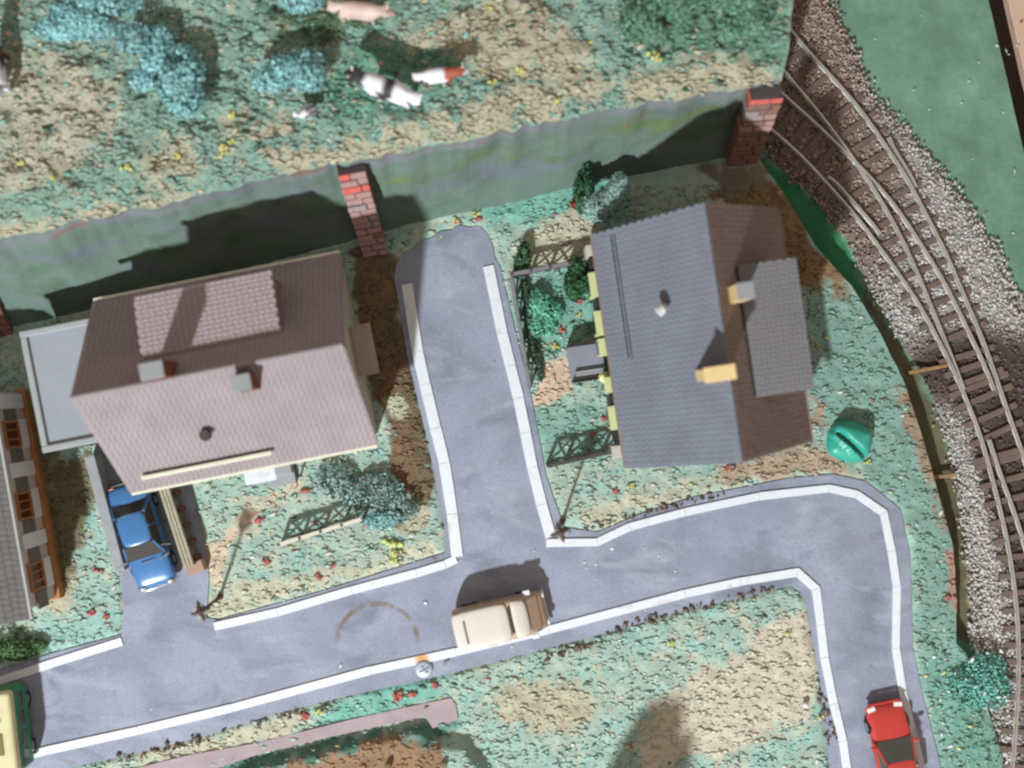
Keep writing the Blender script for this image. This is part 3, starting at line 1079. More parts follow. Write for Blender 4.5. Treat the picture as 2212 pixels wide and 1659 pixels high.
def pillar(base, topv, wd, label, tone, courses=14, face=(1.0, .24)):
    d = topv - base
    t = thing("brick_pillar", label, "pillar", base, 0, "brick pillars along the embankment")
    up = d.normalized()
    xx = Vector((face[0], face[1], 0)).normalized()
    nn = xx.cross(up).normalized()
    xx = up.cross(nn).normalized()
    R = Matrix((xx, -nn, up)).transposed().to_3x3()
    if R.determinant() < 0:
        R = Matrix((xx, nn, up)).transposed().to_3x3()
    out = nn if nn.y < 0 else -nn
    L = d.length
    ch = L / courses
    core = MB()
    core.box(*(up * L * .5), wd * .93, .62, L * .995, M=R)
    core.build("mortar_core", M_mort, t)
    for i in range(courses):
        splits = [(-.5, .12), (.12, .5)] if i % 3 == 0 else ([(-.5, -.08), (-.08, .5)] if i % 3 == 1 else [(-.5, .2), (.2, .5)])
        for a, b in splits:
            mb = MB()
            w2 = (b - a) * wd - .045
            jit = random.uniform(-.03, .05)
            mb.box(0, 0, 0, w2, .70 + jit, ch * .84, M=R)
            u = i / courses
            m = random.choice(tone(u))
            o = mb.build("brick", m, t, .02, seg=1)
            o.location = up * (ch * (i + .5)) + xx * ((a + b) / 2 * wd + random.uniform(-.012, .012)) + out * (jit * .5 + .0)
    return t


def tone_a(u):
    return [BRK[0]] if u > .93 else ([BRK[0], BRK[1]] if u > .75 else ([BRK[1], BRK[3], BRK[1]] if u > .3 else [BRK[2], BRK[1]]))


def tone_b(u):
    return [BRK[0]] if u > .9 else [BRK[2], BRK[1], BRK[3]] if u > .5 else [BRK[2]]


def ofs(px, py, z, dx=0, dy=0):
    return W(px, py, z) + Vector((dx, dy, 0))


pillar(W(810, 541, -.1), W(757, 362, 4.15), 1.12, "brick pillar with bright red top bricks beside the side lane end", tone_a)
pillar(W(1600, 342, -.1), W(1654, 200, 4.2), 1.35, "brick pillar at the tunnel mouth next to the rails", tone_b, 13, (1, .10))
pillar(W(2, 716, -.1), W(-95, 520, 4.15), 1.15, "dark brick pillar in shadow behind the flat garage at the left edge", tone_b)

# ================================================================== HOUSES
M_pink = mat("roof_pink", C(152, 137, 138), .8, .10, .8, fine=.06)
M_slate = mat("roof_slate", C(116, 119, 130), .8, .10, .8, fine=.08)
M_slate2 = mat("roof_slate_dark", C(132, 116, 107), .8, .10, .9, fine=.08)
M_wallc = mat("wall_cream", C(196, 186, 166), .8, .08)
M_capg = mat("chimney_cap_grey", C(146, 147, 148), .7, .06)
M_red = mat("chimney_brick", C(128, 70, 50), .8, .2, 6, .2, 20)
M_cremb = mat("chimney_cream", C(226, 196, 142), .7, .08, 5)
M_conc = mat("concrete", C(150, 150, 152), .85, .12, 2, .1, 15)
M_orange = mat("orange_plinth", C(176, 118, 72), .7, .15, 2)
M_yel = mat("yellow_frame", C(204, 208, 150), .6, .06)


def tile_field(name, m, parent, A, B, Cc, nc, nr, t=.045, single=False):
    """rows of overlapping tiles on the plane A (eave left), B (eave right), Cc (ridge left)"""
    A, B, Cc = Vector(A), Vector(B), Vector(Cc)
    ux, uy = (B - A) / nc, (Cc - A) / nr
    nz = ux.cross(uy).normalized()
    ex, ey = ux.normalized(), uy.normalized()
    lx, ly = ux.length * .93, uy.length * 1.12
    tilt = t * .75
    R = Matrix((ex, ey, nz)).transposed()
    vs = []
    for z in (0, t):
        for x, y in ((-.5, 0), (.5, 0), (.5, 1), (-.5, 1)):
            zz = z + tilt * (1 - y)
            yy = y * ly - ly * .06 - (0.03 if (y == 0 and False) else 0)
            vs.append(Vector((x * lx, yy, zz)))
    fs = [(3, 2, 1, 0), (4, 5, 6, 7), (0, 1, 5, 4), (1, 2, 6, 5), (2, 3, 7, 6), (3, 0, 4, 7)]
    if single:
        me = bpy.data.meshes.new(name)
        me.from_pydata([R @ v for v in vs], [], fs)
        me.materials.append(m)
        for r in range(nr):
            for c in range(nc):
                o = bpy.data.objects.new(name, me)
                COL.objects.link(o)
                o.parent = parent
                off = .25 if r % 2 else -.25
                o.location = A + ux * (c + .5 + off * .5) + uy * r + nz * random.uniform(0, .012)
        return
    mb = MB()
    for r in range(nr):
        for c in range(nc):
            off = .25 if r % 2 else -.25
            o = A + ux * (c + .5 + off * .5) + uy * r + nz * random.uniform(0, .010)
            mb.add([R @ v + o for v in vs], fs)
    ob = mb.build(name, m, parent)
    ob["kind"] = "stuff"
    return ob


def gable_house(t, xl, xr_, yf, ybk, he, hr, wm, inset=.35, xi=.3):
    """walls: box with two gables, ridge along local x"""
    mb = MB()
    x0, x1, y0, y1 = xl + xi, xr_ - xi, yf + inset, ybk - inset
    ym = (yf + ybk) / 2
    hz = he + (hr - he) * (inset / (ym - yf)) - .14
    vs = [(x0, y0, -.3), (x1, y0, -.3), (x1, y1, -.3), (x0, y1, -.3), (x0, y0, hz), (x1, y0, hz), (x1, y1, hz), (x0, y1, hz), (x0, ym, hr - .14), (x1, ym, hr - .14)]
    fs = [(3, 2, 1, 0), (0, 1, 5, 4), (2, 3, 7, 6), (1, 2, 6, 9, 5), (3, 0, 4, 8, 7), (4, 5, 9, 8), (6, 7, 8, 9)]
    return mb.add(vs, fs).build("wall", wm, t)


def window(parent, loc, w, h, rz, fm, nx=2, nz=1, d=.12, name="window", glass=None):
    """framed window standing in the local xz plane, looking along -y before rotation"""
    mb = MB()
    b = .09
    mb.box(-w / 2 + b / 2, 0, 0, b, d, h).box(w / 2 - b / 2, 0, 0, b, d, h)
    mb.box(0, 0, h / 2 - b / 2, w - 2 * b, d, b).box(0, 0, -h / 2 + b / 2, w - 2 * b, d, b)
    for i in range(1, nx):
        mb.box(-w / 2 + w * i / nx, 0, 0, .06, d * .8, h - 2 * b)
    for i in range(1, nz):
        mb.box(0, 0, -h / 2 + h * i / nz, w - 2 * b, d * .7, .06)
    o = mb.build(name, fm, parent)
    o.location = loc
    o.rotation_euler = (0, 0, rz)
    MB().box(0, .03, 0, w - b, .03, h - b).build("pane", glass or M_glass, o)
    return o


# ---- pink roofed house (left)
ang = math.radians(11.1)
HL = Vector((-11.15, .45, 0))
hl = thing("pink_roof_house", "large house with pinkish brown tiled roof, flat grey garage and two chimneys", "house", HL, ang)
HE, HR_ = 3.0, 6.9
X0, X1, YF, YB = -5.05, 5.05, -3.9, 3.9
gable_house(hl, X0, X1, YF, YB, HE, HR_, M_wallc)
rf = MB()
rf.solid([(X0, YF, HE), (X1, YF, HE), (X1, 0, HR_), (X0, 0, HR_)], .12)
rf.solid([(X1, YB, HE), (X0, YB, HE), (X0, 0, HR_), (X1, 0, HR_)], .12)
rf = rf.build("roof", M_pink, hl)
tile_field("front_tiles", M_pink, rf, (X0, YF, HE), (X1, YF, HE), (X0, 0, HR_), 46, 26, .035)
tile_field("back_tiles", M_pink, rf, (X1, YB, HE), (X0, YB, HE), (X1, 0, HR_), 46, 26, .035)
MB().tube([(X0 - .02, 0, HR_ + .04), (X1 + .02, 0, HR_ + .04)], .11, 8).build("ridge_cap", M_pink, rf)
for y, sg in ((YF, -1), (YB, 1)):
    MB().box(0, y + sg * .07, HE - .02, X1 - X0, .15, .13).build("gutter", M_cream, hl, .02)
for x in (X0, X1):
    for sg in (-1, 1):
        MB().solid([(x - .05, sg * 3.92, HE + .02), (x + .05, sg * 3.92, HE + .02), (x + .05, 0, HR_ + .02), (x - .05, 0, HR_ + .02)][::-sg], .2).build("verge_board", M_pink, rf)
# rear shed dormer with single tiles
DX0, DX1, DY0, DY1, DZ0, DZ1 = -2.55, 2.75, .95, 3.3, 6.02, 5.6
dm = MB()
dm.prism([(DX0 + .1, DY0 + .3), (DX1 - .1, DY0 + .3), (DX1 - .1, DY1 - .15), (DX0 + .1, DY1 - .15)], 3.4, 5.55)
dm = dm.build("dormer", mat("dormer_pink", C(150, 124, 122), .8, .1), hl)
MB().solid([(DX1, DY1, DZ1), (DX0, DY1, DZ1), (DX0, DY0, DZ0), (DX1, DY0, DZ0)], .14).build("dormer_roof", M_pink, dm)
M_dorm = mat("dormer_slate", C(122, 118, 119), .8, .10, .9, fine=.08)
M_pinkt = mat("roof_tile_pink", C(164, 146, 147), .75, .08, 2)
tile_field("roof_tile", M_pinkt, dm, (DX1 - .02, DY1 + .04, DZ1 + .005), (DX0 + .02, DY1 + .04, DZ1 + .005), (DX1 - .02, DY0 + .06, DZ0 + .005), 22, 13, .05, True)
for i in range(3):
    window(hl, (-1.5 + 1.6 * i, DY1 - .13, 4.75), 1.1, .9, PI, M_cream)


def chimney(parent, x, y, z0, z1, sx, sy, body, cap, pots=2, lip=.14):
    c = MB().box(x, y, (z0 + z1) / 2, sx, sy, z1 - z0).build("chimney", body, parent, .02)
    MB().box(x, y, z1 + .06, sx + lip, sy + lip, .12).build("chimney_cap", cap, c, .03)
    for i in range(pots):
        MB().cyl(x + (i - (pots - 1) / 2) * sx * .45, y, z1 + .1, z1 + .2, .1, 10).build("chimney_pot", cap, c)
    return c


chimney(hl, -1.59, .34, 5.9, 8.0, .84, .60, M_red, M_capg, 0, .03)
chimney(hl, 1.25, -.66, 5.4, 7.3, .72, .60, M_red, M_capg, 0, .03)
vp = MB().cyl(-1.08, -2.26, 4.2, 5.1, .15, 14).build("vent_pipe", M_capg, hl)
MB().cyl(-1.06, -2.24, 5.06, 5.22, .25, 14, .2).build("vent_cowl", mat("cowl_brown", C(78, 62, 58), .6, .1), vp)
rl = MB().box(-1.6, -3.42, 3.84, 5.25, .16, .16).build("snow_rail", M_cream, hl, .02)
br = MB()
for i in range(5):
    br.box(-4.0 + 1.2 * i, -3.40, 3.60, .06, .12, .42)
br.build("rail_bracket", M_cream, rl)
# garage under a flat roof with a raised rim
gx0, gx1, gy0, gy1, gz = -8.35, -4.4, -1.68, 3.34, 2.6
gr = MB().box((gx0 + gx1) / 2, (gy0 + gy1) / 2, gz / 2 - .2, gx1 - gx0 - .2, gy1 - gy0 - .2, gz).build("garage", M_conc, hl)
MB().box((gx0 + gx1) / 2, (gy0 + gy1) / 2, gz + .02, gx1 - gx0, gy1 - gy0, .1).build("garage_roof", mat("flat_roof_grey", C(152, 155, 162), .8, .05, 1, fine=.04), gr)
M_rim = mat("rim_white", C(158, 160, 160), .6, .05)
MB().box((gx0 + gx1) / 2, gy1 - .14, gz + .14, gx1 - gx0, .26, .16).build("roof_rim", M_rim, gr, .04)
MB().box((gx0 + gx1) / 2, gy0 + .14, gz + .14, gx1 - gx0, .26, .16).build("roof_rim", M_rim, gr, .04)
MB().box(gx0 + .13, (gy0 + gy1) / 2, gz + .13, .26, gy1 - gy0 - .54, .15).build("roof_rim", M_rim, gr, .04)
MB().box(-6.3, gy0 + .05, 1.05, 2.6, .12, 2.0).build("garage_door", M_dark, gr)
# little porch roof on the right gable
MB().box(5.2, -.05, 2.42, .85, 2.1, .14).build("side_porch", mat("porch_beige", C(176, 160, 146), .75, .08), hl, .04)
for yy in (-.9, .85):
    MB().box(5.45, yy, 1.1, .1, .1, 2.5).build("porch_post", M_brown, hl)
# front: door, steps, windows
window(hl, (.30, -3.62, 1.25), 1.0, 2.1, 0, M_cream, 1, 2, name="front_door", glass=M_brown)
st = MB().box(.35, -4.05, .28, 1.1, .9, .5).build("door_step", M_grey, hl, .02)
MB().box(.35, -4.72, .13, 1.2, .5, .32).build("step_tread", M_grey, st, .02)
MB().box(.0, -4.2, 2.25, 1.3, .75, .08).build("door_canopy", M_kerb, hl, .02)
MB().box(1.15, -4.3, .75, .07, .85, .06).box(1.15, -4.7, .4, .07, .07, .75).build("step_railing", M_black, hl)
for xw in (-3.2, -1.6, 2.2, 3.8):
    window(hl, (xw, -3.60, 1.7), 1.1, 1.2, 0, M_cream)

# low walls either side of the drive
wl = MB()
a0, a1 = W(196, 985, .8), W(258, 1235, .5)
dv = (a1 - a0)
n_ = Vector((-dv.y, dv.x, 0)).normalized() * .22
wl.add([(a0 - n_).to_tuple(), (a1 - n_).to_tuple(), (a1 + n_).to_tuple(), (a0 + n_).to_tuple()], [])
wl = MB()
vs = []
for p, h in ((a0, 1.0), (a1, .45)):
    for s_ in (-1, 1):
        q = p + n_ * s_
        vs += [(q.x, q.y, -.2), (q.x, q.y, h)]
wl.add(vs, [(0, 1, 3, 2), (5, 4, 6, 7), (1, 5, 7, 3), (0, 4, 5, 1), (2, 3, 7, 6), (0, 2, 6, 4)])
tag(wl.build("drive_wall", M_conc, None, .02), "long plain grey concrete wall on the left side of the blue car's drive", "wall")
fw = thing("slatted_drive_wall", "low weathered cream wall with lengthwise slats right of the blue car", "wall", W(392, 1118, 0), math.radians(-72))
M_slat = mat("slat_cream", C(168, 162, 140), .7, .15, 3)
MB().box(0, 0, .38, 4.1, .36, 1.0).build("wall_core", mat("wall_core", C(110, 102, 88), .8, .2, 3), fw)
for i in range(3):
    MB().box(random.uniform(-.03, .03), -.15 + .15 * i, .95, 4.15, .125, .16).build("slat", M_slat, fw, .02)
for i in range(6):
    MB().box(-1.8 + .72 * i, .28, .3, .16, .1, .9).build("upright", M_brown, fw)
MB().box(2.2, .05, .25, .5, .75, .6).build("end_block", mat("end_block", C(170, 140, 122), .8, .1), fw, .03)

# ---- slate roofed house (right), ridge along local y
ang2 = math.radians(8.3)
HRc = Vector((7.65, 1.86, 0))
hr = thing("slate_roof_house", "house with grey slate roof, cream chimneys and a wide rear dormer near the railway", "house", HRc, ang2 + PI / 2)
# local x along the ridge (up the picture), local y to the left of the picture
HE2, HR2 = 3.0, 7.25
A0, A1, BF, BB = -4.76, 4.76, -3.74, 3.74
gable_house(hr, A0, A1, BF, BB, HE2, HR2, mat("wall_darkgrey", C(96, 98, 106), .8, .1), .14)
rf2 = MB()
rf2.solid([(A0, BF, HE2), (A1, BF, HE2), (A1, 0, HR2), (A0, 0, HR2)], .12)
rf2.solid([(A1, BB, HE2), (A0, BB, HE2), (A0, 0, HR2), (A1, 0, HR2)], .12)
rf2 = rf2.build("roof", M_slate, hr)
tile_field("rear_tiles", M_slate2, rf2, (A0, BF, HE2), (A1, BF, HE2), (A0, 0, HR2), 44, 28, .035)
tile_field("front_tiles", M_slate, rf2, (A1, BB, HE2), (A0, BB, HE2), (A1, 0, HR2), 44, 28, .035)
for i in range(26):
    x = A0 + (i + .5) * (A1 - A0) / 26
    MB().solid([(x - .175, .16, HR2 - .13), (x + .175, .16, HR2 - .13), (x + .175, 0, HR2 + .07), (x - .175, 0, HR2 + .07)][::-1], .06).build("ridge_tile", M_slate, rf2)
for y, sg in ((BF, -1), (BB, 1)):
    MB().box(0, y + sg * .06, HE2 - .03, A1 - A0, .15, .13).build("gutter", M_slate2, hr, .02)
# double snow rail on the left slope
sn = MB()
for y_, z_ in ((3.10, 3.80), (2.98, 3.93)):
    sn.box(2.05, y_, z_, 4.9, .09, .07)
sn.build("snow_rail", mat("rail_grey", C(66, 68, 78), .6, .1), hr)
# roof vent with pale cowl
vp = MB().cyl(1.30, 1.72, 4.9, 5.85, .12, 14).build("vent_pipe", M_dark, hr)
MB().tube([(1.30, 1.72, 5.8), (1.22, 1.86, 5.92), (1.12, 2.04, 5.92)], [.15, .2, .2], 12).build("vent_cowl", mat("cowl_white", C(214, 212, 206), .5, .05), vp)
chimney(hr, -1.42, .52, 6.2, 8.2, .42, 1.0, M_cremb, M_cremb, 0)
chimney(hr, 1.33, -.80, 5.8, 8.2, .60, .58, M_cremb, M_capg, 0, .03)
# rear dormer, nearly flat roof
dd = MB()
dd.prism([(-2.4, -1.3), (2.35, -1.3), (2.35, -3.15), (-2.4, -3.15)], 3.2, 5.8)
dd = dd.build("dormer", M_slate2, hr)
MB().solid([(-2.55, -3.32, 5.86), (2.45, -3.32, 5.86), (2.45, -1.06, 6.18), (-2.55, -1.06, 6.18)], .18).build("dormer_roof", M_dorm, dd)
tile_field("dormer_tiles", M_dorm, dd, (-2.5, -3.36, 5.86), (2.42, -3.36, 5.86), (-2.5, -1.12, 6.17), 26, 12, .03)
MB().box(-.05, -1.02, 6.12, 4.9, .16, .22).build("dormer_shadow_gap", M_dark, dd)  # dark strip put in for the shadow gap along the dormer
for i in range(3):
    window(hr, (-1.5 + 1.5 * i, -3.19, 5.1), 1.1, 1.0, 0, M_cream)
# left wall: yellow bay windows with dark shutters
for xc, ln in ((2.82, 1.0), (1.22, 1.0), (.22, .7), (-1.35, .62), (-2.72, .95)):
    b = MB().box(xc, 3.84, 1.35, ln, .46, 1.5).build("bay_window", M_yel, hr, .03)
    MB().box(xc, 4.075, 1.4, ln - .2, .03, 1.1).build("pane", M_glass, b)
    MB().box(xc, 3.90, 2.12, ln + .04, .38, .05).build("sill_cover", M_yel, b, .01)
for xc in (2.0, -2.02, -3.4, 3.72):
    MB().box(xc, 3.78, 1.35, .46, .34, 1.4).build("shutter", M_dark, hr, .02)
MB().box(-4.15, 3.86, 1.1, .52, .5, 1.3).build("corner_box", mat("pale_stone", C(196, 186, 170), .8, .1), hr, .03)
MB().box(4.25, 3.80, 1.5, .45, .45, 1.3).build("corner_box", mat("pale_stone", C(196, 186, 170), .8, .1), hr, .03)
pl = MB().box(-.28, 4.55, .2, 1.5, 1.5, .36).build("porch_slab", mat("slab_grey", C(138, 140, 152), .8, .08), hr, .02)
for i in range(3):
    MB().box(-.66 - .12 * i, 4.5, .50 - .06 * i, .10, 1.2, .12).build("step", M_grey, pl, .01)
MB().box(.52, 4.55, .5, .06, 1.5, .7).build("porch_rail", M_dark, hr)
MB().box(-1.05, 4.55, .42, .05, 1.5, .55).build("porch_rail", M_dark, hr)
pl2 = bpy.data.meshes.new("porch_lamp")
lampm = MB().cyl(-1.02, 4.02, 1.7, 2.0, .14, 12, .24).build("porch_lamp", mat("lamp_yellow", C(232, 224, 160), .5, .04), hr, smooth=True)

# ---- bungalow at the left edge
ang3 = math.radians(9.9)
HB = W(92, 1066, 0)
hb = thing("bungalow", "long cream bungalow with orange plinth and orange framed windows cut by the left edge", "house", HB, ang3)
BH = 3.35
bw = mat("wall_pinkish", C(206, 190, 180), .8, .10, .8)
MB().box(-3.5, 0, BH / 2, 7.0, 8.9, BH).build("wall", bw, hb)
MB().box(-3.42, 0, .22, 7.25, 9.1, .52).build("plinth", M_orange, hb, .03)
r3 = MB()
r3.solid([(.22, -4.75, BH + .1), (.22, 4.55, BH + .1), (-3.5, 4.55, BH + 1.5), (-3.5, -4.75, BH + 1.5)], .12)
r3.solid([(-7.2, 4.55, BH + .1), (-7.2, -4.75, BH + .1), (-3.5, -4.75, BH + 1.5), (-3.5, 4.55, BH + 1.5)], .12)
M_slate4 = mat("roof_grey_brown", C(114, 109, 107), .8, .10, .9, fine=.08)
r3 = r3.build("roof", M_slate4, hb)
tile_field("roof_tiles", M_slate4, r3, (.2, -4.75, BH + .11), (.2, 4.55, BH + .11), (-3.5, -4.75, BH + 1.51), 38, 14, .03)
MB().box(.16, -.1, BH + .05, .34, 9.3, .16).build("gutter", mat("gutter_grey", C(196, 194, 188), .6, .05), hb, .04)
M_wt = mat("panel_white", C(232, 226, 224), .6, .04)
M_shut = mat("shutter_grey", C(118, 106, 98), .7, .1)
for yc in (-3.28, -.32, 2.66):
    window(hb, (.03, yc, 1.9), 1.15, 1.25, PI / 2, M_orange, 3, 1, .16, glass=mat("amber_glass", C(96, 50, 24), .2, .2))
    MB().box(.04, yc, .82, .09, 1.25, .62).build("window_panel", M_wt, hb, .02)
    for s_ in (-1, 1):
        MB().box(.04, yc + s_ * .98, 1.75, .09, .72, .95).build("shutter", M_shut, hb, .02)
for yc in (-1.78, 1.18, 4.05):
    MB().box(.05, yc, 1.55, .09, .62, 2.1).build("wall_panel", M_wt, hb, .02)

# ================================================================== VEHICLES


def loft(st, prof, name, m, parent, smooth=True):
    """st: (y, half width, z low, z high); prof: list of (u across 0..1, v up 0..1) for the right half, top to bottom"""
    ring = [(u, v) for u, v in prof] + [(-u, v) for u, v in prof[::-1]]
    n = len(ring)
    vs, fs = [], []
    for y, hw, z0, z1 in st:
        for u_, v_ in ring:
            vs.append((u_ * hw, y, z0 + (z1 - z0) * v_))
    for i in range(len(st) - 1):
        for k in range(n):
            k2 = (k + 1) % n
            fs.append((i * n + k, i * n + k2, (i + 1) * n + k2, (i + 1) * n + k))
    fs += [tuple(range(n))[::-1], tuple(range((len(st) - 1) * n, len(st) * n))]
    mb = MB().add(vs, fs)
    o = mb.build(name, m, parent, 0, smooth)
    me = o.data
    bmn = o.modifiers.new("sub", 'SUBSURF')
    bmn.levels = 1
    bmn.render_levels = 1
    return o


PROF = [(.0, 1.02), (.55, 1.0), (.88, .95), (.98, .74), (1.0, .42), (.96, .0), (0, 0)]
M_tyre = mat("tyre", C(34, 33, 34), .85, .1)


def wheels(t, L, Wd, r=.31, ax=(.30, -.28)):
    for ay in ax:
        for s_ in (-1, 1):
            x = s_ * (Wd / 2 - .10)
            w = MB().tube([(x - .1, ay * L, r), (x + .1, ay * L, r)], r, 18).build("wheel", M_tyre, t)
            MB().tube([(x - .11, ay * L, r), (x + .11, ay * L, r)], r * .6, 12).build("rim", M_chrome, w)


def make_car(name, label, loc, rz, L, Wd, Hc, paint_m, belt=.86, cab=(-1.35, .95, -.75, .25), hood_drop=.05, classic=True, glass=None):
    t = thing(name, label, "car", loc, rz)
    h = L / 2
    w = Wd / 2
    st = [(-h, w * .84, .34, belt - .22), (-h + .12, w * .94, .24, belt - .06), (-h + .7, w, .2, belt), (-h * .35, w, .18, belt + .02), (h * .25, w, .18, belt),
          (h - .7, w * .98, .2, belt - hood_drop), (h - .15, w * .92, .25, belt - hood_drop - .1), (h, w * .82, .34, belt - hood_drop - .26)]
    body = loft(st, PROF, "body", paint_m, t)
    yr0, yf0, yr1, yf1 = cab
    wb, wt = w * .90, w * .70
    gz = Hc - .05
    gl = glass or M_glass
    cz = belt - .04

    def pane(nm, q):
        return MB().solid(q, .04).build(nm, gl, t)

    pane("windscreen", [(wb * .97, yf0, cz), (wt * .98, yf1, gz), (-wt * .98, yf1, gz), (-wb * .97, yf0, cz)])
    pane("rear_window", [(-wb * .97, yr0, cz), (-wt * .98, yr1, gz), (wt * .98, yr1, gz), (wb * .97, yr0, cz)])
    for s_ in (-1, 1):
        q = [(s_ * wb, yr0 + .1, cz), (s_ * wb, yf0 - .1, cz), (s_ * wt, yf1, gz), (s_ * wt, yr1, gz)]
        pane("side_window", q if s_ > 0 else q[::-1])
    rst = [(yr1 - .1, wt * .92, gz - .10, gz + .0), (yr1 + .1, wt * 1.02, gz - .05, Hc), (yf1 - .12, wt * 1.02, gz - .05, Hc), (yf1 + .08, wt * .94, gz - .10, gz)]
    loft(rst, [(0, 1.1), (.7, 1.0), (.97, .6), (1, 0), (0, 0)], "roof", paint_m, t)
    for s_ in (-1, 1):
        MB().tube([(s_ * wb, yf0, cz), (s_ * wt, yf1, gz)], .055, 6).build("pillar", paint_m, t)
        MB().tube([(s_ * wb, yr0, cz), (s_ * wt, yr1, gz)], .075, 6).build("pillar", paint_m, t)
        ym = (yr1 + yf1) / 2
        MB().tube([(s_ * (wb + .01), ym, cz), (s_ * (wt + .01), ym, gz)], .04, 6).build("pillar", paint_m, t)
    wheels(t, L, Wd)
    bm_ = M_chrome if classic else paint_m
    for y, nm in ((h + .05, "front_bumper"), (-h - .05, "rear_bumper")):
        sgn = 1 if y > 0 else -1
        MB().tube([(-w * .93, y - sgn * .22, .45), (-w * .72, y, .45), (w * .72, y, .45), (w * .93, y - sgn * .22, .45)], .07, 8).build(nm, bm_, t, smooth=True)
    ml = mat("lamp_glass", C(226, 226, 222), .1, .02, spec=.6)
    for s_ in (-1, 1):
        if classic:
            MB().tube([(s_ * w * .66, h - .1, .62), (s_ * w * .66, h + .02, .62)], .12, 12).build("headlight", ml, t)
        else:
            MB().box(s_ * w * .66, h - .13, belt - hood_drop - .17, .36, .22, .09, s_ * -.2).build("headlight", ml, t, .03)
        MB().box(s_ * w * .7, -h + .02, .62, .26, .08, .12).build("tail_light", mat("tail_red", C(170, 40, 36), .3, .05), t, .02)
    return t, w, h, belt, wb


M_blue = mat("blue_paint", C(64, 116, 168), .28, .06, 1, spec=.5, coat=.4)
M_redp = mat("red_paint", C(192, 58, 50), .3, .06, 1, spec=.5, coat=.4)
# blue saloon: nose to the bottom of the picture
cpos = W(317, 1152, 0)
blue, w, h, belt, wb = make_car("blue_car", "shiny blue saloon car parked in the drive between two low walls", cpos, PI + math.radians(17.5), 4.55, 1.82, 1.36, M_blue,
                                .86, (-1.45, .92, -.98, .30))
for x0, y0, x1, y1 in ((.80, .95, 1.25, 1.0), (-.80, .62, -1.22, .70), (-.55, 1.22, -1.0, 1.05)):
    MB().tube([(x0, y0, .98), (x1, y1, 1.02)], .035, 6).build("chrome_arm", M_chrome, blue)
MB().tube([(-.35, 1.12, .90), (.30, 1.16, .92)], .025, 6).build("wiper", M_chrome, blue)
# red coupe: nose to the top of the picture
cpos = W(1924, 1620, 0)
redc, w, h, belt, wb = make_car("red_car", "red sports car with dark windscreen driving off the bottom right corner", cpos, math.radians(12.5), 4.35, 1.76, 1.16, M_redp,
                                .76, (-1.5, .72, -.75, -.12), .10, False, mat("grey_glass", C(84, 80, 74), .2, .15))
for s_ in (-1, 1):
    MB().box(s_ * (w + .05), .55, .86, .24, .14, .12).build("mirror", M_redp, redc, .03)

# tan camper van: nose to the right
M_tan = mat("tan_paint", C(188, 160, 134), .5, .06, 1)
M_roofc = mat("roof_cream", C(214, 204, 192), .5, .05, 1)
vpos = W(1080, 1331, 0)
van = thing("camper_van", "tan van with a pale two part roof stopped across the white kerb line", "van", vpos, math.radians(13) - PI / 2)
h, w = 1.98, .86
st = [(-h, w * .90, .32, 1.95), (-h + .1, w * .98, .24, 2.02), (-h + .6, w, .2, 2.05), (0, w, .2, 2.05), (h - .95, w, .2, 2.05), (h - .62, w * .98, .22, 1.75), (h - .25, w * .96, .26, 1.28), (h - .04, w * .90, .30, 1.02), (h, w * .82, .4, .85)]
loft(st, [(0, 1.0), (.75, 1.0), (.96, .96), (1.0, .82), (1.0, .4), (.98, .0), (0, 0)], "body", M_tan, van)
loft([(-h + .02, w * .88, 1.98, 2.10), (-h + .14, w * .96, 2.0, 2.20), (.30, w * .96, 2.0, 2.22), (.42, w * .92, 2.0, 2.12)], [(0, 1.05), (.8, 1), (.98, .7), (1, 0), (0, 0)], "rear_roof", M_roofc, van)
loft([(.56, w * .92, 2.0, 2.13), (.66, w * .96, 2.0, 2.24), (h - .95, w * .92, 1.98, 2.18), (h - .72, w * .84, 1.86, 2.02)], [(0, 1.05), (.8, 1), (.98, .7), (1, 0), (0, 0)], "cab_roof", M_roofc, van)
MB().box(0, .49, 2.06, w * 1.3, .10, .10).build("roof_gap", M_dark, van)
MB().box(.06, -h + .52, 2.235, .95, .06, .05).build("roof_handle", mat("handle_grey", C(120, 112, 104), .5, .05), van)
MB().solid([(w * .82, h - .30, 1.36), (w * .76, h - .74, 1.86), (-w * .76, h - .74, 1.86), (-w * .82, h - .30, 1.36)], .03).build("windscreen", mat("brown_glass", C(180, 150, 126), .2, .1), van)
for s_ in (-1, 1):
    for yy, ln in ((-1.2, .9), (-.1, .9), (.9, .55)):
        q = [(s_ * (w + .012), yy - ln / 2, 1.2), (s_ * (w + .012), yy + ln / 2, 1.2), (s_ * (w * .985), yy + ln / 2, 1.72), (s_ * (w * .985), yy - ln / 2, 1.72)]
        MB().solid(q if s_ > 0 else q[::-1], .03).build("side_window", mat("brown_glass", C(180, 150, 126), .2, .1), van)
    MB().tube([(s_ * w * .68, h - .08, .78), (s_ * w * .68, h + .05, .78)], .13, 12).build("headlight", mat("lamp_glass", C(226, 226, 222), .1, .02, spec=.6), van)
    MB().box(s_ * (w + .08), h - .62, 1.62, .2, .3, .16).build("mirror", M_kerb, van, .03)
van.scale = (1, 1, .66)
wheels(van, 3.96, 1.72, .32, (.30, -.30))
MB().tube([(-w * .9, h + .02, .42), (w * .9, h + .02, .42)], .06, 8).build("front_bumper", M_cream, van)

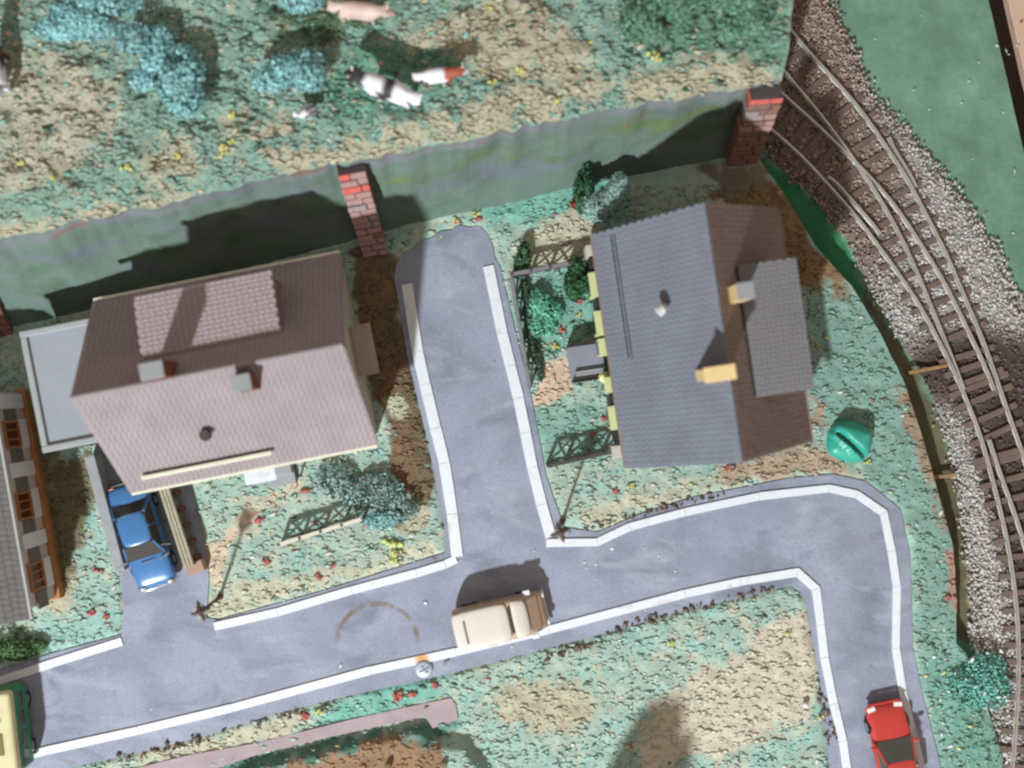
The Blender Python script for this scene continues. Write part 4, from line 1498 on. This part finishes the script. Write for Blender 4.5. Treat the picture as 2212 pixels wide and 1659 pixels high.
# green and cream bus at the bottom left corner
bpos = W(18, 1560, 0)
bus = thing("bus", "green bus with a cream roof cut by the bottom left corner", "bus", bpos, math.radians(6.5) + PI)
M_grn = mat("green_paint", C(58, 128, 86), .45, .1, 1.5)
M_crm = mat("bus_cream", C(206, 196, 152), .55, .10, 1.5)
h, w = 1.75, 1.12
MB().box(0, 0, .85, 2 * w, 2 * h, 1.2).build("body", M_grn, bus, .18, seg=3)
MB().box(0, 0, 1.50, 2 * w - .12, 2 * h - .1, .5).build("roof", M_crm, bus, .16, seg=3)
MB().box(-.35, .45, 1.76, .5, .9, .06).build("roof_hatch", mat("hatch_olive", C(128, 108, 62), .6, .1), bus, .02)
for i, y in enumerate((-.55, -.95)):
    MB().cyl(-.45, -y * -1.0, 1.74, 1.80, .13, 12).build("roof_fan", mat("fan_teal", C(104, 172, 156), .5, .1), bus)
MB().box(-.35, h - .10, 1.74, .9, .14, .08, -.5).build("destination_board", mat("board_cream", C(232, 226, 180), .5, .04), bus, .02)
for s_ in (-1, 1):
    for i in range(4):
        MB().box(s_ * (w + .005), -1.2 + .8 * i, 1.0, .03, .62, .4).build("side_window", M_glass, bus)
wheels(bus, 3.5, 2.2, .36)

# ================================================================== STREET LAMPS
M_lamp = mat("lamp_brown", C(96, 82, 78), .5, .1)
M_pole = mat("lamp_pole", C(44, 48, 42), .6, .1)


def street_lamp(loc, lean, label):
    t = thing("street_lamp", label, "street lamp", loc, 0, "street lamps beside the road")
    lx, ly = lean
    top = Vector((lx, ly, 2.6))
    MB().cyl(0, 0, -.1, .22, .17, 12, .12).build("base", M_brown, t)
    MB().tube([(0, 0, .1), top * .5, top], [.075, .06, .055], 10).build("pole", M_pole, t)
    lan = MB()
    lan.tube([top, top + Vector((0, 0, .12)), top + Vector((0, 0, .62))], [.10, .17, .30], 4)
    lan = lan.build("lantern", mat("lantern_glass", C(190, 184, 170), .2, .05), t)
    star = []
    for k in range(16):
        a = 2 * PI * k / 16 + .35
        r = .46 * (1 - .50 * abs(math.sin(2 * (a - .35))) ** .8)
        star.append((top.x + r * math.cos(a), top.y + r * math.sin(a)))
    vs = [(x, y, 3.16) for x, y in star] + [(top.x, top.y, 3.42)] + [(x, y, 3.10) for x, y in star]
    fs = [(k, (k + 1) % 16, 16) for k in range(16)] + [(k, 17 + k, 17 + (k + 1) % 16, (k + 1) % 16) for k in range(16)] + [tuple(range(17, 33))[::-1]]
    MB().add(vs, fs).build("lamp_cap", M_lamp, t)
    return t


street_lamp(W(476, 1289, 0), (.10, .05), "brown street lamp with star shaped cap at the foot of the blue car's drive")
street_lamp(W(1214, 1128, 0), (-.22, .0), "brown street lamp with star shaped cap at the corner of the side lane")

# ================================================================== FENCES


def fence(name, label, p0, p1, n, h, m, rail_m=None, cat="fence", group=None):
    d = p1 - p0
    L = d.length
    t = thing(name, label, cat, p0, math.atan2(d.y, d.x), group)
    for i in range(n + 1):
        MB().box(L * i / n, 0, h / 2 - .1, .11, .11, h + .25).build("post", m, t)
    MB().box(L / 2, 0, h - .04, L, .16, .09).build("top_rail", rail_m or m, t)
    MB().box(L / 2, 0, .16, L, .07, .09).build("bottom_rail", m, t)
    for i in range(n):
        x0, x1 = L * i / n + .05, L * (i + 1) / n - .05
        for a, b in ((.2, h - .08), (h - .08, .2)):
            MB().tube([(x0, 0, a), (x1, 0, b)], .045, 6).build("brace", m, t)
    return t


M_fg = mat("fence_grey", C(128, 124, 128), .6, .1)
M_fd = mat("fence_dark", C(78, 70, 66), .6, .1)
GF = "lattice garden fences"
fence("garden_fence", "grey lattice fence along the lane side of the slate house garden", W(1104, 604, 0), W(1143, 838, 0), 5, .95, M_fg, None, "fence", GF)
fence("garden_fence", "short grey lattice fence at the top end of the slate house garden", W(1106, 598, 0), W(1268, 567, 0), 4, .95, M_fd, M_fg, "fence", GF)
fence("garden_fence", "dark lattice fence at the bottom end of the slate house garden", W(1182, 1003, 0), W(1340, 968, 0), 4, 1.05, M_fd, M_fd, "fence", GF)
fence("garden_fence", "lattice fence with cream top rail in the pink house front garden", W(612, 1170, 0), W(790, 1115, 0), 4, .95, M_fd, mat("rail_cream", C(214, 204, 184), .6, .08), "fence", GF)

# pink footpath along the bottom, a little below the bank behind it
PATH = [(240, 1672), (400, 1632), (560, 1603), (760, 1553), (900, 1522), (975, 1507), (985, 1522), (990, 1553), (935, 1572), (918, 1546),
        (700, 1594), (560, 1628), (430, 1672), (330, 1720), (60, 1760), (60, 1720)]
sheet("footpath", PATH, -.2, .10, mat("path_pink", C(168, 149, 152), .85, .14, 1.2, .3, 10, fine=.06))

# ================================================================== SMALL THINGS
# screw with cross slot
sp = W(916, 1445, 0)
sc = thing("screw", "grey cross head screw driven into the pavement by the rust stained kerb", "screw", sp)
hd = MB().cyl(0, 0, -.05, .08, .36, 28, .385)
hd.tube([(0, 0, .10), (0, 0, .17), (0, 0, .20)], [.385, .31, .14], 28)
hd.build("screw_head", mat("screw_zinc", C(186, 192, 204), .45, .1, 4, .15, 10, metal=.3), sc)
cr = MB()
cr.box(0, 0, .195, .44, .075, .03, .5).box(0.04, 0.02, .196, .075, .38, .03, .75)
cr.build("cross_slot", mat("slot_dark", C(124, 130, 142), .5, .1), sc)
nl = thing("nail", "small bent nail head beside the screw on the pavement", "nail", W(964, 1431, 0), .6)
MB().box(.0, 0, .10, .30, .10, .05, M=Matrix.Rotation(.3, 3, 'X')).build("nail_head", M_chrome, nl, .02)
MB().tube([(0, 0, -.1), (0, 0, .1)], .04, 6).build("nail_shaft", M_dark, nl)
# white pin
pn = thing("pin", "white round headed pin stuck in the beige verge", "pin", W(1737, 1520, 0))
pmb = MB().tube([(0, 0, .1 + .0), (0, 0, .13), (0, 0, .22), (0, 0, .31), (0, 0, .34)], [.03, .10, .14, .10, .03], 14)
pmb.build("pin_head", M_kerb, pn, smooth=True)
MB().cyl(0, 0, -.1, .12, .02, 6).build("pin_shaft", M_chrome, pn)

# crumpled teal cover right of the slate house
cx_, cy_ = 30, 18
cv, cf = [], []
N1, N2 = 28, 20
for i in range(N1):
    for j in range(N2):
        a, b = i / (N1 - 1) * 2 - 1, j / (N2 - 1) * 2 - 1
        # squircle footprint
        x = a * math.sqrt(1 - b * b * .42)
        y = b * math.sqrt(1 - a * a * .42)
        e = max(abs(a), abs(b))
        hgt = .98 * max(0, 1 - e ** 3.2) ** .55
        crease = math.exp(-((y + .22 + .55 * (x - .1)) / .13) ** 2)
        crease *= 1 if x > -.75 else .3
        hgt *= 1 - .52 * crease
        hgt += .10 * float(fbm(np.array([x * 3.0 + 4]), np.array([y * 3.0]))[0]) * (1 - e)
        if y + .22 + .55 * (x - .1) < -.26:
            hgt *= .55
        cv.append((x * .98, y * .92, hgt - .06))
for i in range(N1 - 1):
    for j in range(N2 - 1):
        cf.append((i * N2 + j, (i + 1) * N2 + j, (i + 1) * N2 + j + 1, i * N2 + j + 1))
cb = MB().add(cv, cf).build("crumpled_cover", mat("teal_plastic", C(52, 160, 138), .4, .12, 2, .2, 5, spec=.5), None, 0, True)
cb.location = W(1832, 953, 0)
cb.rotation_euler = (0, 0, -.25)
tag(cb, "crumpled bright teal plastic cover lying right of the slate house", "cover")


# ---- cattle and birds on the field
def beast(name, label, cat, px, py, heading, scale, patch, group=None, horns=True):
    t = thing(name, label, cat, W(px, py, ZF) + Vector((0, 0, 0)), heading, group)
    z = float(field_z(np.array([px * 1.0]), np.array([py * 1.0]))[0])
    t.location.z = z - .02
    t.scale = (scale,) * 3
    pts = [(0, -.95, 1.18), (0, -.72, 1.16), (0, -.1, 1.06), (0, .55, 1.12), (0, .92, 1.25), (0, 1.20, 1.22), (0, 1.52, .98)]
    rad = [.22, .33, .40, .34, .20, .17, .10]
    edg = [(i, i + 1) for i in range(6)]
    for s_ in (-1, 1):
        for ya, src, zt, yo in ((.52, 3, .78, .0), (-.70, 1, .84, -.05)):
            k0 = len(pts)
            pts += [(s_ * .20, ya, zt), (s_ * .20, ya + (.04 if ya > 0 else -.10), .46), (s_ * .20, ya + (.0 if ya > 0 else .02), .06)]
            rad += [.15, .085, .07]
            edg += [(src, k0), (k0, k0 + 1), (k0 + 1, k0 + 2)]
    k0 = len(pts)
    pts += [(0, -1.10, 1.05), (0, -1.16, .62)]
    rad += [.05, .045]
    edg += [(0, k0), (k0, k0 + 1)]
    for s_ in (-1, 1):
        k0 = len(pts)
        pts += [(s_ * .30, 1.12, 1.32)]
        rad += [.05]
        edg += [(5, k0)]
    me = skin_mesh(pts, edg, rad, 2)
    me.name = "body"
    nvv = len(me.vertices)
    co = np.zeros(nvv * 3, np.float32)
    me.vertices.foreach_get("co", co)
    co = co.reshape(-1, 3)
    at = me.color_attributes.new("Col", 'FLOAT_COLOR', 'POINT')
    cc = np.ones((nvv, 4), np.float32)
    cc[:, :3] = patch(co)
    at.data.foreach_set("color", cc.ravel())
    me.polygons.foreach_set("use_smooth", [True] * len(me.polygons))
    me.materials.clear()
    link_mesh("body", me, mat("hide", (1, 1, 1), .6, .06, 3, attr=True, spec=.2), t)
    if horns:
        for s_ in (-1, 1):
            MB().tube([(s_ * .10, 1.22, 1.36), (s_ * .19, 1.24, 1.48), (s_ * .17, 1.28, 1.56)], [.035, .028, .01], 6).build("horn", M_cream, t)
    for s_ in (-1, 1):
        MB().tube([(s_ * .125, 1.36, 1.16), (s_ * .155, 1.37, 1.165)], .028, 6).build("eye", M_black, t)
    MB().box(0, -.35, .68, .22, .26, .16).build("udder", mat("udder_pink", C(206, 160, 150), .6, .05), t, .06)
    return t


WH, BK, RDB, PKW = np.array(C(236, 234, 238)), np.array(C(62, 56, 62)), np.array(C(164, 88, 70)), np.array(C(214, 190, 178))


def patch_bw(co):
    y = co[:, 1:2] + (fbm(co[:, 0] * 3 + 5, co[:, 2] * 3)[:, None] - .5) * .3
    k = ((y > .78) | ((y > -.25) & (y < .18)) | (co[:, 2:3] < .35)).astype(float)
    return WH[None] * (1 - k) + BK[None] * k


def patch_rw(co):
    y = co[:, 1:2] + (fbm(co[:, 0] * 3 + 9, co[:, 2] * 3)[:, None] - .5) * .4
    k = ((y > .30) & (y < 1.2) | (co[:, 2:3] < .55)).astype(float)
    return WH[None] * (1 - k) + RDB[None] * k


def patch_pk(co):
    k = np.clip(fbm(co[:, 0] * 2 + 3, co[:, 1] * 2)[:, None] * 2 - .9, 0, 1)
    return PKW[None] * (1 - k) + np.array(C(190, 150, 138))[None] * k


def patch_tri(co):
    y = co[:, 1:2] + (fbm(co[:, 0] * 3 + 15, co[:, 2] * 3)[:, None] - .5) * .3
    k = ((y > -.1) & (y < .5)).astype(float)
    k2 = (y >= .5).astype(float)
    return WH[None] * (1 - k - k2) + BK[None] * k + np.array(C(110, 84, 58))[None] * k2


GC = "cattle grazing on the upper field"
beast("cow", "black and white cow standing in the middle of the upper field", "cow", 842, 208, math.radians(70), 1.12, patch_bw, GC)
beast("cow", "smaller red brown and white cow behind the black and white one", "cow", 950, 176, math.radians(-83), .78, patch_rw, GC)
beast("cow", "pinkish cream cow near the top edge of the field", "cow", 782, 40, math.radians(-97), .92, patch_pk, GC)
beast("cow", "white, black and brown cow cut by the left edge", "cow", 12, 158, math.radians(5), 1.0, patch_tri, GC)


def small_bird(name, label, cat, px, py, heading, scale, c0, c1, beak):
    t = thing(name, label, cat, W(px, py, ZF), heading)
    t.location.z = float(field_z(np.array([px * 1.0]), np.array([py * 1.0]))[0]) - .02
    t.scale = (scale,) * 3
    pts = [(0, -.42, .52), (0, -.15, .44), (0, .18, .46), (0, .34, .66), (0, .42, .86), (-.09, .02, .2), (-.09, .05, .02), (.09, .02, .2), (.09, .05, .02)]
    rad = [.06, .20, .18, .09, .10, .04, .035, .04, .035]
    me = skin_mesh(pts, [(0, 1), (1, 2), (2, 3), (3, 4), (1, 5), (5, 6), (1, 7), (7, 8)], rad, 2)
    me.name = "body"
    co = np.zeros(len(me.vertices) * 3, np.float32)
    me.vertices.foreach_get("co", co)
    co = co.reshape(-1, 3)
    k = (co[:, 1:2] < .0).astype(float)
    at = me.color_attributes.new("Col", 'FLOAT_COLOR', 'POINT')
    cc = np.ones((len(co), 4), np.float32)
    cc[:, :3] = np.array(c0)[None] * (1 - k) + np.array(c1)[None] * k
    at.data.foreach_set("color", cc.ravel())
    me.materials.clear()
    link_mesh("body", me, mat("hide", (1, 1, 1), .6, .06, 3, attr=True, spec=.2), t)
    MB().tube([(0, .50, .86), (0, .64, .82)], [.04, .012], 6).build("beak", beak, t)
    for s_ in (-1, 1):
        MB().box(s_ * .17, -.1, .47, .05, .5, .2).build("wing", mat("wing_pale", c1, .7, .1), t, .04)
    return t


small_bird("goose", "small white goose with dark grey wings standing near the field edge", "goose", 668, 250, math.radians(115), 1.05, C(240, 240, 242), C(130, 124, 128), M_orange)
small_bird("hen", "small reddish brown hen among the teal bushes", "hen", 428, 176, math.radians(60), 1.1, C(172, 84, 62), C(60, 54, 48), M_yel)


# ---- bushes and trees
def crown_mesh(rx, ry, rz, n, c0, c1, leaf=.13, lobes=9, sparse=1.0):
    lob = rng.normal(0, .38, (lobes, 3))
    lob[:, 2] = np.abs(lob[:, 2]) * .8
    lr = .35 + .3 * rng.random(lobes)
    wch = rng.integers(0, lobes, n)
    d = rng.normal(0, 1, (n, 3))
    d /= np.linalg.norm(d, axis=1, keepdims=True)
    rr = (.55 + .5 * rng.random((n, 1)) ** .5) * sparse
    p = lob[wch] + d * rr * lr[wch][:, None]
    p[:, 2] = np.maximum(p[:, 2], -.25)
    p = p * np.array([rx, ry, rz])
    t1 = rng.normal(0, 1, (n, 3))
    t1 /= np.linalg.norm(t1, axis=1, keepdims=True)
    t2 = np.cross(t1, d)
    t2 /= np.linalg.norm(t2, axis=1, keepdims=True) + 1e-6
    s_ = leaf * (.5 + rng.random((n, 1)))
    V = np.stack([p - t1 * s_, p + t2 * s_ * .7, p + t1 * s_, p - t2 * s_ * .7], 1).reshape(-1, 3)
    F = (np.arange(n) * 4)[:, None] + np.array([0, 1, 2, 3])[None]
    k = rng.random((n, 1))
    col = np.array(c0)[None] * (1 - k) + np.array(c1)[None] * k
    lt = .8 + .4 * rng.random(lobes)
    col = col * lt[wch][:, None]
    return V, F, np.repeat(col, 4, 0)


def plant(name, label, cat, loc, rx, ry, rz, zc, c0, c1, n=2600, leaf=.13, group=None, trunk=True, lean=(0, 0), lobes=9):
    t = thing(name, label, cat, loc, 0, group)
    V, F, cl = crown_mesh(rx, ry, rz, n, c0, c1, leaf, lobes)
    V = V + np.array([lean[0], lean[1], zc])
    npmesh("crown", V, F, M_leaf, t, cl)
    if trunk:
        mb = MB()
        top = Vector((lean[0], lean[1], zc + rz * .25))
        mb.tube([(0, 0, -.2), top * .5 + Vector((.03, .02, 0)), top], [.11, .08, .04], 8)
        for k in range(5):
            a = k * 1.3
            mb.tube([top * .6, top * .8 + Vector((math.cos(a) * rx * .3, math.sin(a) * ry * .3, rz * .1)), top + Vector((math.cos(a) * rx * .6, math.sin(a) * ry * .6, rz * .3))], [.05, .035, .015], 6)
        mb.build("trunk", M_brown, t)
    return t


T0, T1 = C(134, 186, 188), C(166, 210, 210)
GB = "pale teal lichen trees on the upper field"


def fpos(px, py, z):
    p = W(px, py, z)
    x_ = 1106 + p.x / KF
    y_ = 830 - p.y / KF
    p.z = float(field_z(np.array([x_]), np.array([y_]))[0]) - .02
    return p


plant("teal_tree", "wide pale teal lichen tree in the top left corner", "tree", fpos(190, 38, 5.4), 2.1, .95, .5, .8, T0, T1, 5200, .075, GB)
plant("teal_tree", "tall narrow pale teal lichen tree right of the top left corner tree", "tree", fpos(392, 190, 5.4), .95, 1.25, .5, .7, T0, T1, 4600, .075, GB)
plant("teal_tree", "small pale teal lichen tree touching the narrow one on its upper left", "tree", fpos(320, 105, 5.4), 1.1, .95, .45, .7, T0, T1, 3800, .075, GB)
plant("teal_tree", "round pale teal lichen tree left of the black and white cow", "tree", fpos(626, 152, 5.4), 1.5, 1.1, .5, .7, T0, T1, 4800, .075, GB)
plant("teal_tree", "pale teal lichen tree cut by the top edge left of the cream cow", "tree", fpos(625, -22, 5.4), 1.3, .7, .5, .8, T0, T1, 4800, .075, GB)
GD = "dark green trees by the tunnel"
D0, D1 = C(84, 124, 98), C(128, 164, 138)
plant("dark_tree", "dark green tree at the top edge left of its twin near the tunnel", "tree", fpos(1452, 28, 6.2), 1.3, 1.15, 1.1, 1.5, D0, D1, 8500, .075, GD)
plant("dark_tree", "dark green tree at the top edge closest to the railway", "tree", fpos(1610, 38, 6.2), 1.1, 1.2, 1.1, 1.5, D0, D1, 8000, .075, GD)
plant("shrub", "dull blue green shrub spreading behind the fence in the pink house garden", "shrub", W(800, 1060, 0), 1.5, 1.25, .32, .3, C(122, 148, 140), C(160, 182, 176), 5000, .075, None, True)
plant("shrub", "low blue green shrub against the garden fence below the spreading shrub", "shrub", W(815, 1118, 0), 1.0, .5, .4, .2, C(120, 168, 168), C(150, 190, 188), 3200, .07, None, True)
plant("shrub", "bright green shrub in the top corner of the slate house garden", "shrub", W(1165, 668, 0), .85, 1.1, .45, .2, C(104, 176, 146), C(136, 204, 178), 4000, .07, None, True)
plant("shrub", "dark green leaf clump standing in for a tree shadow right of the bright shrub", "shrub", W(1232, 618, 0), .75, .75, .9, .6, C(50, 84, 58), C(74, 112, 74), 4500, .075, None, True)  # dark leaves stand in for a tree's shadow on the grass
plant("small_tree", "small pale teal tree with a leaning trunk at the foot of the embankment", "tree", W(1296, 462, 0), .75, 1.1, .5, 1.9, C(134, 166, 156), C(164, 190, 182), 5500, .07, None, True, (.3, .35))
plant("shrub", "dark green upright shrub left of the small leaning tree", "shrub", W(1262, 432, 0), .48, .9, 1.2, .8, C(52, 84, 62), C(74, 110, 80), 4000, .07, None, True)
plant("shrub", "deep red little shrub under the dark upright shrub", "shrub", W(1246, 446, 0), .3, .3, .3, .25, C(128, 60, 54), C(160, 84, 74), 500, .07, None, True)
plant("shrub", "bright teal shrub with white flecks on the lower right verge", "shrub", W(2110, 1478, -.3), 1.5, 1.2, .25, .12, C(100, 168, 152), C(136, 194, 180), 5000, .06, None, True)
plant("shrub", "dark leaf clump standing in for shade on the verge above the bus", "shrub", W(50, 1395, 0), 1.2, .5, .4, .2, C(78, 108, 72), C(104, 136, 92), 4000, .06, None, True)  # dark leaves imitate shade lying on the verge grass
t_ = plant("hedge", "dark narrow hedge just inside the lane side fence of the slate house garden", "hedge", W(1146, 716, 0), .28, 1.9, .3, .25, C(66, 92, 72), C(98, 122, 100), 4200, .065, None, True)
t_.rotation_euler = (0, 0, math.radians(9))
plant("shrub", "small dark green shrub beside straw tufts above the short garden fence", "shrub", W(1126, 552, 0), .38, .75, .5, .3, C(62, 94, 68), C(92, 122, 90), 2200, .065, None, True)
for px_, py_, lb in ((838, 1656, "left one of two cream pegs standing in the brown bank at the bottom edge"), (958, 1653, "right one of two cream pegs standing in the brown bank at the bottom edge")):
    z_ = float(town_z(np.array([px_ * 1.0]), np.array([py_ * 1.0]))[0])
    q_ = W(px_, py_, .5)
    pg = MB().tube([(0, 0, -.3), (0, 0, .25), (0, 0, .42), (0, 0, .48)], [.16, .14, .09, .03], 12).build("peg", M_cream, None, 0, True)
    pg.location = (q_.x, q_.y, z_)
    tag(pg, lb, "peg", "cream pegs at the bottom edge")
# unseen tree added below the picture to shade the lower right verge
plant("shadow_tree", "unseen tall dark green tree added below the bottom edge for its shadow", "tree", W(1222, 1968, 0), 1.15, 1.2, 3.0, 5.4, D0, D1, 7000, .2, None, True)
